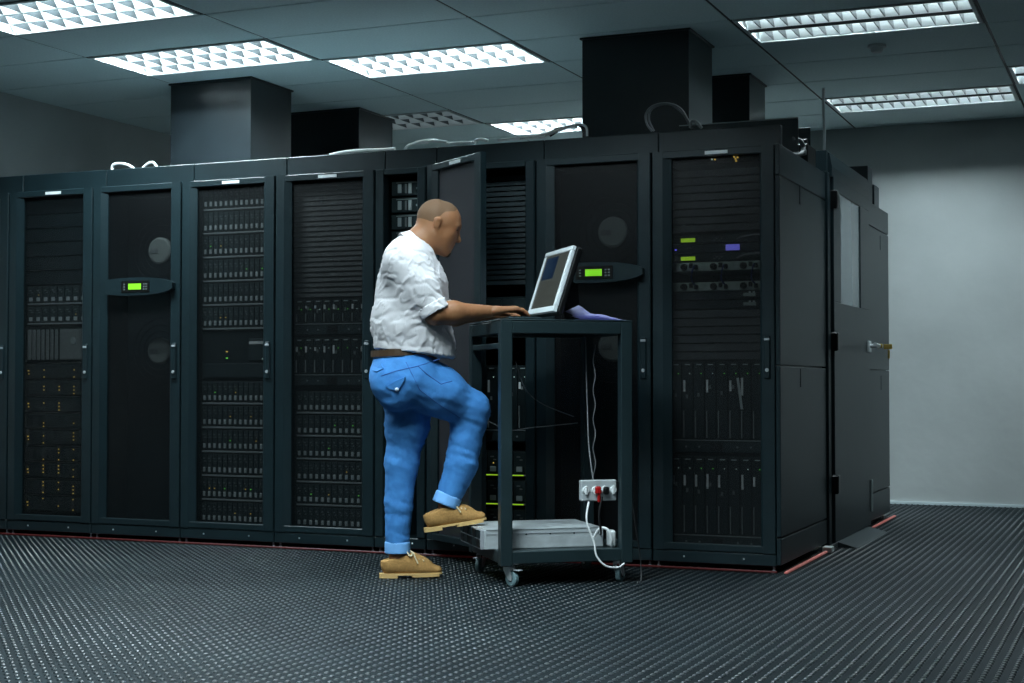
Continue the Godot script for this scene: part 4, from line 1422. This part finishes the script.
func hand_mesh(wrist: Vector3, knuckle: Vector3, side: float, down: float) -> ArrayMesh:
	# side: +1 right hand (thumb toward -MR); fingers reach forward and down
	var fw := (knuckle - wrist).normalized()
	var lat := (MR - fw * MR.dot(fw)).normalized() * side
	var up := lat.cross(fw) * side
	if up.y < 0:
		up = -up
	var L := (knuckle - wrist).length()
	var b := []
	b.append(bone(wrist - fw * 0.06, wrist + fw * 0.015, 0.029, 0.027, 0.02, up, 1.25))
	for k in 4:
		var s := (k - 1.5) * 0.0195
		b.append(bone(wrist + fw * 0.01 + lat * s * 0.55, knuckle + lat * s - up * absf(s) * 0.2, 0.0165, 0.0125, 0.016, up, 1.1))
	var lens := [0.072, 0.081, 0.077, 0.06]     # index to little finger
	for k in 4:
		var s := (k - 1.5) * 0.0205
		var root := knuckle + lat * s - up * absf(s) * 0.2
		var l: float = lens[k]
		var spread := lat * s * 0.12
		var d1 := (fw * 1.0 - up * (0.4 + down) + spread * 4.0).normalized()
		var d2 := (fw * 0.85 - up * (0.75 + down) + spread * 4.0).normalized()
		var d3 := (fw * 0.65 - up * (0.9 + down) + spread * 4.0).normalized()
		var p1 := root + d1 * l * 0.46
		var p2 := p1 + d2 * l * 0.31
		var p3 := p2 + d3 * l * 0.23
		b.append(bone(root - fw * 0.01, p1, 0.0105, 0.0092, 0.006))
		b.append(bone(p1, p2, 0.0092, 0.0083, 0.005))
		b.append(bone(p2, p3, 0.0083, 0.007, 0.005))
	var tb := wrist + fw * 0.022 - lat * 0.022 - up * 0.006
	var t1 := tb + fw * 0.03 - lat * 0.026 - up * 0.008
	var t2 := t1 + fw * 0.03 - lat * 0.01 - up * 0.006
	var t3 := t2 + fw * 0.023 - up * 0.006
	b.append(bone(tb, t1, 0.0155, 0.012, 0.012))
	b.append(bone(t1, t2, 0.0115, 0.01, 0.005))
	b.append(bone(t2, t3, 0.01, 0.0078, 0.005))
	return net(b, 0.0032)

func shoe(parent: Node3D, called: String, at: Vector3, fw: Vector3, label: String) -> void:
	# at: middle of the sole's underside; fw: the way the toe points (with its rise)
	var f := fw.normalized()
	var r := f.cross(Vector3.UP).normalized()
	var u := r.cross(f)
	var B := Basis(f, u, r)
	var o := Node3D.new()
	o.name = called
	o.position = at
	o.basis = B
	o.set_meta("label", label)
	parent.add_child(o, true)
	# x along the shoe from heel -0.145 to toe 0.15, y up, z to the right
	var b := []
	b.append(bone(Vector3(-0.098, 0.05, 0), Vector3(0.0, 0.045, 0), 0.037, 0.041, 0.03, Vector3(0, 0, 1), 1.0))
	b.append(bone(Vector3(-0.1, 0.085, 0), Vector3(-0.035, 0.088, 0), 0.034, 0.037, 0.03))
	b.append(bone(Vector3(-0.01, 0.068, 0), Vector3(0.07, 0.042, 0), 0.037, 0.032, 0.03))
	b.append(bone(Vector3(-0.02, 0.08, 0), Vector3(0.045, 0.06, 0), 0.03, 0.03, 0.03))
	b.append(bone(Vector3(0.045, 0.036, 0.0), Vector3(0.112, 0.03, 0.0), 0.041, 0.03, 0.02, Vector3(0, 1, 0), 1.45))
	var top := Vector3(-0.03, 0.102, 0)
	var up_m := net(b, 0.005, [[Vector3(0, 0.02, 0), Vector3(0, -1, 0)], [top, Vector3(-0.25, 1, 0).normalized()]])
	put("upper", up_m, M.suede, o)
	# sole outline
	var outl := PackedVector2Array()
	for k in 40:
		var a := TAU * k / 40.0
		var x := cos(a) * 0.144
		var w := 0.041 if x > 0.02 else lerpf(0.036, 0.043, clampf((x + 0.09) / 0.11, 0, 1))
		var z := signf(sin(a)) * pow(absf(sin(a)), 0.72) * w
		outl.append(Vector2(x, z))
	var st := S()
	var BS := Basis(Vector3(1, 0, 0), Vector3(0, 0, 1), Vector3(0, -1, 0))
	prism(st, outl, -0.021, -0.012, BS)
	put("sole", st.commit(), M.sole, o)
	var heel := PackedVector2Array()
	for e in outl:
		if e.x < -0.045:
			heel.append(e)
	st = S()
	prism(st, heel, -0.014, 0.0, BS)
	prism(st, PackedVector2Array([Vector2(0.0, -0.04), Vector2(0.09, -0.041), Vector2(0.125, -0.03), Vector2(0.125, 0.03), Vector2(0.09, 0.041), Vector2(0.0, 0.04)]), -0.014, -0.003, BS)
	put("heel", st.commit(), M.sole, o)
	st = S()
	tube(st, smooth_path([Vector3(0.052, 0.07, -0.034), Vector3(0.06, 0.078, 0.0), Vector3(0.052, 0.07, 0.036)]), 0.002, 5)
	put("toe_seam", st.commit(), M.belt, o)
	st = S()
	for k in 4:
		var x := -0.014 + k * 0.019
		var y := 0.113 - k * 0.0062
		tube(st, smooth_path([Vector3(x - 0.004, y - 0.014, -0.026), Vector3(x, y + 0.001, 0.0), Vector3(x + 0.004, y - 0.014, 0.026)]), 0.0032, 5)
	for s in [-1.0, 1.0]:
		tube(st, smooth_path([Vector3(-0.012, 0.116, 0), Vector3(-0.03, 0.13, s * 0.028), Vector3(-0.012, 0.1, s * 0.052), Vector3(0.002, 0.112, s * 0.03), Vector3(-0.008, 0.116, 0)]), 0.004, 5)
		tube(st, smooth_path([Vector3(-0.012, 0.117, 0), Vector3(0.004, 0.114, s * 0.032), Vector3(0.014, 0.088, s * 0.047), Vector3(0.024, 0.066, s * 0.05)]), 0.0036, 5)
		for k in 4:
			var xx := -0.012 + k * 0.019
			tube(st, [Vector3(xx, 0.103 - k * 0.0062, s * 0.022), Vector3(xx + 0.008, 0.092 - k * 0.0062, s * 0.036)], 0.0034, 5)
	put("laces", st.commit(), M.lace, o)

var hc: Vector3
var hf: Vector3
var hu: Vector3
var nz: FastNoiseLite

# a place on the head: forward, up and to the right of its middle
func hd(f: float, u: float, s: float) -> Vector3:
	return hc + hf * f + hu * u + MR.normalized() * s

# folds of the shirt (1) and the trousers (2), as a shift along the cloth's normal
func fold(kind: int, p: Vector3) -> float:
	if nz == null:
		nz = FastNoiseLite.new()
		nz.seed = 4
		nz.frequency = 1.0
		nz.fractal_octaves = 3
	var q := Vector3(p.dot(MF), p.y, p.dot(MR))
	var w := 0.0
	if kind == 1:
		# soft billows, then narrow creases that slant from the waist toward the shoulder
		w += 0.008 * nz.get_noise_3d(q.x * 3.0 + q.y * 2.0, q.y * 4.0 - q.x * 3.0, q.z * 3.0)
		var n1 := nz.get_noise_3d(q.x * 3.5 - q.y * 3.0 + 5.0, q.y * 7.0 + q.x * 4.0, q.z * 3.0)
		w -= 0.004 * exp(-n1 * n1 / 0.006)
		var n2 := nz.get_noise_3d(q.x * 5.0 + q.y * 5.0 + 15.0, q.y * 9.0 - q.x * 7.0, q.z * 4.0 + 3.0)
		w += 0.0035 * exp(-n2 * n2 / 0.004)
		if p.y < 1.15:
			var n3 := nz.get_noise_3d(q.x * 10.0, q.y * 3.0, q.z * 10.0 + 9.0)
			w += 0.003 * exp(-n3 * n3 / 0.01)
	else:
		w += 0.004 * nz.get_noise_3d(q.x * 8.0, q.y * 9.0, q.z * 8.0)
		var amp := 0.006 if (q.y < 0.35 or (q.y > 0.5 and q.y < 0.85)) else 0.003
		w += amp * nz.get_noise_3d(q.x * 7.0 + 3.0, q.y * 26.0 + q.x * 9.0, q.z * 7.0)
	return w

func build_person() -> void:
	var o := thing("person", "person in a white shirt and blue trousers typing with one foot on the cart", "person", MP)
	var R := MR.normalized()
	var F := MF.normalized()
	var U := Vector3.UP
	# joints
	var hipR := mp(406, 377, 0.085)
	var hipL := mp(408, 380, -0.085)
	var kneR := mp(471, 410, 0.01)
	var ankR := mp(447, 503, 0.0)
	var kneL := mp(402, 462, -0.09)
	var ankL := mp(397.5, 552, -0.09)
	var waist := mp(409, 350, 0)
	var chest := mp(411, 283, 0)
	var neckb := mp(411, 248, 0)
	var shR := mp(405, 262, 0.165)
	var elR := mp(435, 313.5, 0.2)
	var wrR := mp(492, 311.5, 0.135)
	var knR := mp(514, 308, 0.115)
	var shL := mp(412, 262, -0.165)
	var elL := mp(440, 315, -0.2)
	var wrL := mp(489, 314, -0.1)
	var knL := mp(510, 312, -0.085)
	# head frame
	hc = mp(437.5, 224, 0.0)
	hf = (F * cos(0.33) - U * sin(0.33)).normalized()
	hu = (U * cos(0.33) + F * sin(0.33)).normalized()
	# ---- body: skin
	var b := []
	b.append(bone(neckb - U * 0.05, hd(-0.03, -0.06, 0), 0.068, 0.06, 0.04))
	b.append(bone(chest, waist, 0.12, 0.12, 0.05, R, 0.8))
	b.append(bone(shL, shR, 0.05, 0.05, 0.05))
	for e in [[shR, elR, wrR], [shL, elL, wrL]]:
		b.append(bone(e[0], e[1], 0.056, 0.046, 0.03))
		b.append(bone(e[1], e[1].lerp(e[2], 0.3), 0.047, 0.05, 0.03))
		b.append(bone(e[1].lerp(e[2], 0.3), e[2], 0.049, 0.027, 0.03))
	b.append(bone(waist, hipL.lerp(hipR, 0.5), 0.11, 0.11, 0.05, R, 0.8))
	for e in [[hipR, kneR, ankR], [hipL, kneL, ankL]]:
		b.append(bone(e[0], e[1], 0.085, 0.055, 0.03))
		b.append(bone(e[1], e[2], 0.052, 0.036, 0.03))
		b.append(bone(e[2], e[2] - U * 0.04, 0.036, 0.038, 0.02))
	var coarse := net(b, 0.012)
	# head
	b = [bone(hd(-0.014, 0.022, 0), hd(0.014, 0.028, 0), 0.086, 0.081, 0.03, R, 1.12)]
	b.append(bone(hd(0.03, 0.0, 0), hd(0.045, -0.05, 0), 0.066, 0.052, 0.04, R, 1.05))
	b.append(bone(hd(0.045, -0.055, 0), hd(0.068, -0.098, 0), 0.046, 0.026, 0.03, R, 0.85))
	for s in [-1.0, 1.0]:
		b.append(bone(hd(0.0, -0.05, s * 0.05), hd(0.055, -0.095, s * 0.02), 0.022, 0.018, 0.03))
		b.append(bone(hd(0.065, -0.022, s * 0.038), hd(0.07, -0.032, s * 0.03), 0.02, 0.02, 0.03))
		b.append(bone(hd(0.088, 0.018, s * 0.012), hd(0.078, 0.016, s * 0.045), 0.012, 0.01, 0.018))
		# ear
		b.append(bone(hd(-0.008, 0.006, s * 0.079), hd(-0.004, -0.034, s * 0.074), 0.012, 0.008, 0.006, R, 1.4))
		b.append(bone(hd(-0.018, 0.002, s * 0.082), hd(-0.012, -0.02, s * 0.08), 0.014, 0.012, 0.006, R, 2.0))
		b.append(bone(hd(-0.008, -0.004, s * 0.093), hd(-0.005, -0.018, s * 0.09), -0.008, -0.006, 0.006))
		# eye socket
		b.append(bone(hd(0.1, 0.001, s * 0.032), hd(0.098, 0.0, s * 0.036), -0.014, -0.012, 0.012))
		b.append(bone(hd(0.098, -0.042, s * 0.012), hd(0.09, -0.044, s * 0.015), 0.0095, 0.008, 0.01))
	b.append(bone(hd(0.093, 0.004, 0), hd(0.115, -0.037, 0), 0.009, 0.0115, 0.012))
	b.append(bone(hd(0.093, -0.064, -0.018), hd(0.093, -0.064, 0.018), 0.0105, 0.0105, 0.008))
	b.append(bone(hd(0.09, -0.08, -0.014), hd(0.09, -0.08, 0.014), 0.0105, 0.0105, 0.008))
	b.append(bone(hd(0.076, -0.106, -0.01), hd(0.076, -0.106, 0.01), 0.02, 0.02, 0.015))
	b.append(bone(hd(0.108, -0.072, -0.024), hd(0.108, -0.072, 0.024), -0.005, -0.005, 0.005))
	b.append(bone(neckb, hd(-0.028, -0.045, 0), 0.066, 0.058, 0.03))
	b.append(bone(neckb + F * 0.02, hd(0.02, -0.075, 0), 0.058, 0.05, 0.03))
	var head := net(b, 0.0042)
	var body := put("body", merged([coarse, head, hand_mesh(wrR, knR, 1.0, 0.0), hand_mesh(wrL, knL, -1.0, 0.1)]), M.skin, o)
	body.set_meta("label", "brown skin of head, forearms, hands and ankles")
	for s in [-1.0, 1.0]:
		var sm := SphereMesh.new()
		sm.radius = 0.0115
		sm.height = 0.023
		var ey := put("eye", sm, M.eye, body, hd(0.0775, 0.001, s * 0.032))
		sm = SphereMesh.new()
		sm.radius = 0.006
		sm.height = 0.012
		put("iris", sm, M.iris, ey, hf * 0.0075 + R * s * 0.001 - hu * 0.002)
	var stb := S()
	for s in [-1.0, 1.0]:
		tube(stb, smooth_path([hd(0.096, 0.019, s * 0.014), hd(0.094, 0.026, s * 0.03), hd(0.08, 0.022, s * 0.05)]), 0.0035, 6)
	put("eyebrows", stb.commit(), M.brow, body)
	put("goatee", net([bone(hd(0.082, -0.108, -0.012), hd(0.082, -0.108, 0.012), 0.0165, 0.0165, 0.01), bone(hd(0.09, -0.098, 0.0), hd(0.086, -0.115, 0.0), 0.011, 0.012, 0.01)], 0.004), M.beard, o)
	# cropped hair: a cap a little proud of the skull, cut along the hairline
	var hb := [bone(hd(-0.014, 0.022, 0), hd(0.014, 0.028, 0), 0.0872, 0.0822, 0.03, R, 1.12)]
	put("cropped_hair", net(hb, 0.0042, [[hd(0.055, 0.075, 0), (hf * 1.0 - hu * 0.35).normalized()], [hd(-0.02, -0.02, 0), (-hu * 1.0 + hf * 0.3).normalized()]]), M.hair, o)
	# ---- shirt
	b = [bone(mp(411, 353, 0), mp(411, 318, 0), 0.166, 0.163, 0.05, R, 0.9)]
	b.append(bone(mp(411, 318, 0), mp(412, 282, 0), 0.163, 0.142, 0.06, R, 0.86))
	b.append(bone(mp(412, 282, 0), mp(412, 258, 0), 0.142, 0.088, 0.06, R, 0.86))
	b.append(bone(mp(409, 258, -0.145), mp(407, 257, 0.14), 0.068, 0.068, 0.09))
	b.append(bone(mp(436, 345, 0.0), mp(437, 353, 0), 0.075, 0.072, 0.06, R, 0.6))
	for e in [[shR, elR], [shL, elL]]:
		b.append(bone(e[0] + (chest - e[0]) * 0.08, e[0].lerp(e[1], 0.45), 0.078, 0.077, 0.1))
		b.append(bone(e[0].lerp(e[1], 0.4), e[0].lerp(e[1], 0.98), 0.078, 0.066, 0.02, Vector3.ZERO, 1.0, 1))
	b.append(bone(neckb - U * 0.04 - F * 0.01, neckb + (hd(-0.02, -0.06, 0) - neckb) * 0.3, 0.085, 0.072, 0.03, Vector3.ZERO, 1.0, 1))
	var hemn := (mp(452, 359, 0) - mp(374, 350, 0)).normalized()
	var hemd := hemn.cross(R).normalized()
	if hemd.y > 0:
		hemd = -hemd
	var shirt_mesh := net(b, 0.0075, [[mp(411, 353.5, 0), hemd]], 1)
	var shirt := put("shirt", shirt_mesh, M.shirt, o)
	shirt.set_meta("label", "white cotton shirt with rolled sleeves")
	# rolled cuffs
	for e in [[shR, elR], [shL, elL]]:
		var dr: Vector3 = (e[1] - e[0]).normalized()
		var c0: Vector3 = e[1] - dr * 0.045
		put("rolled_cuff", net([bone(c0, e[1] + dr * 0.004, 0.073, 0.071, 0.01, Vector3.ZERO, 1.0, 3)], 0.007, [], 1), M.shirt, shirt)
	# collar: a band round the neck
	var nd: Vector3 = (hd(-0.02, -0.06, 0) - neckb).normalized()
	var st := S()
	var cb := neckb + nd * 0.018
	var ringp := []
	for k in 25:
		var a := TAU * k / 24.0
		var dirv := (R * cos(a) + (F - nd * F.dot(nd)).normalized() * sin(a))
		var dip := 0.03 * maxf(0.0, sin(a))
		ringp.append([cb + dirv * 0.085 - nd * (0.022 + dip), cb + dirv * 0.069 + nd * (0.022 - dip * 0.9), cb + dirv * 0.076 - nd * (0.02 + dip), dirv])
	for k in 24:
		var p: Array = ringp[k]
		var q: Array = ringp[k + 1]
		quad(st, p[0], q[0], q[1], p[1], p[3])
		quad(st, p[2], q[2], q[1], p[1], -p[3])
	put("collar", st.commit(), M.shirt, shirt)
	# ---- trousers
	b = [bone(mp(402, 358, 0), mp(401, 372, 0), 0.128, 0.135, 0.05, R, 0.82)]
	for e in [[0.07, 393, 383], [-0.07, 396, 383]]:
		b.append(bone(mp(e[1], e[2], e[0]), mp(e[1] + 4, e[2] + 8, e[0]), 0.098, 0.09, 0.05))
	b.append(bone(mp(413, 377, 0.075), mp(440, 392, 0.05), 0.118, 0.108, 0.04))
	b.append(bone(mp(440, 392, 0.05), kneR, 0.108, 0.083, 0.04))
	b.append(bone(kneR, mp(461, 465, 0.005), 0.082, 0.071, 0.03))
	b.append(bone(mp(461, 465, 0.005), mp(448, 500, 0.0), 0.071, 0.057, 0.02, Vector3.ZERO, 1.0, 1))
	b.append(bone(mp(411, 385, -0.075), mp(407, 425, -0.085), 0.115, 0.093, 0.05))
	b.append(bone(mp(407, 425, -0.085), kneL, 0.093, 0.074, 0.04))
	b.append(bone(kneL, mp(398.5, 505, -0.09), 0.074, 0.062, 0.03))
	b.append(bone(mp(398.5, 505, -0.09), mp(397.5, 548, -0.09), 0.062, 0.053, 0.02, Vector3.ZERO, 1.0, 1))
	var tm := net(b, 0.009, [[mp(403, 351, 0), U]], 2)
	var tr := put("trousers", tm, M.jeans, o)
	tr.set_meta("label", "bright blue cotton trousers rolled at the ankles")
	put("rolled_hem", net([bone(mp(449.5, 494.5, 0.0), mp(445, 505.5, 0.0), 0.062, 0.062, 0.01, Vector3.ZERO, 1.0, 3)], 0.006), M.denim_reverse, tr)
	put("rolled_hem", net([bone(mp(397.5, 541, -0.09), mp(397.5, 553, -0.09), 0.0575, 0.0575, 0.01, Vector3.ZERO, 1.0, 3)], 0.006), M.denim_reverse, tr)
	put("waist_seam", stitch(tm, [[381, 376], [396, 371], [418, 366], [440, 359]], 0.0022), M.jeans_seam, tr)
	put("pocket_seam", stitch(tm, [[418, 366], [428, 375], [441, 384], [452, 381]], 0.002), M.jeans_seam, tr)
	put("side_seam", stitch(tm, [[406, 362], [420, 390], [440, 405], [460, 418]], 0.0015), M.jeans_seam, tr)
	put("pocket_flap", patch(tm, [[386, 386], [397, 380], [405.5, 376.5], [404, 381], [398, 390.5], [390, 389]], 0.008), M.jeans, tr)
	put("patch_pocket", patch(tm, [[374, 366], [382, 364], [384, 369], [378, 372], [374, 371]], 0.006), M.jeans, tr)
	var bh := meet(tm, 397, 389)
	var bs := SphereMesh.new()
	bs.radius = 0.009
	bs.height = 0.018
	put("button", bs, M.button, tr, bh[0] + bh[1] * 0.006)
	# belt
	st = S()
	var bc := mp(402, 353, 0)
	var tilt := (mp(420, 352, 0) - mp(376, 354, 0)).normalized()
	var belt := []
	for k in 33:
		var a := TAU * k / 32.0
		var dv := R * cos(a) * 0.166 + tilt * sin(a) * 0.139
		belt.append([bc + dv, dv.normalized()])
	for k in 32:
		var p: Array = belt[k]
		var q: Array = belt[k + 1]
		quad(st, p[0] - U * 0.013, q[0] - U * 0.013, q[0] + U * 0.016, p[0] + U * 0.016, p[1])
		quad(st, p[0] + U * 0.016, q[0] + U * 0.016, q[0] + U * 0.016 - q[1] * 0.006, p[0] + U * 0.016 - p[1] * 0.006, U)
		quad(st, p[0] - U * 0.013, q[0] - U * 0.013, q[0] - U * 0.013 - q[1] * 0.006, p[0] - U * 0.013 - p[1] * 0.006, -U)
	put("belt", st.commit(), M.belt, o)
	# shoes
	var solL := mp(411, 580.5, -0.09)
	shoe(o, "shoe", Vector3(solL.x, 0.004, solL.z), F, "tan suede lace-up shoe flat on the floor")
	var toe := mp(486.5, 521, 0.0)
	var heel := mp(424.5, 533, 0.0)
	shoe(o, "shoe", (toe + heel) * 0.5, (toe - heel).normalized() + Vector3(0, -0.02, 0), "tan suede lace-up shoe resting on the cart")
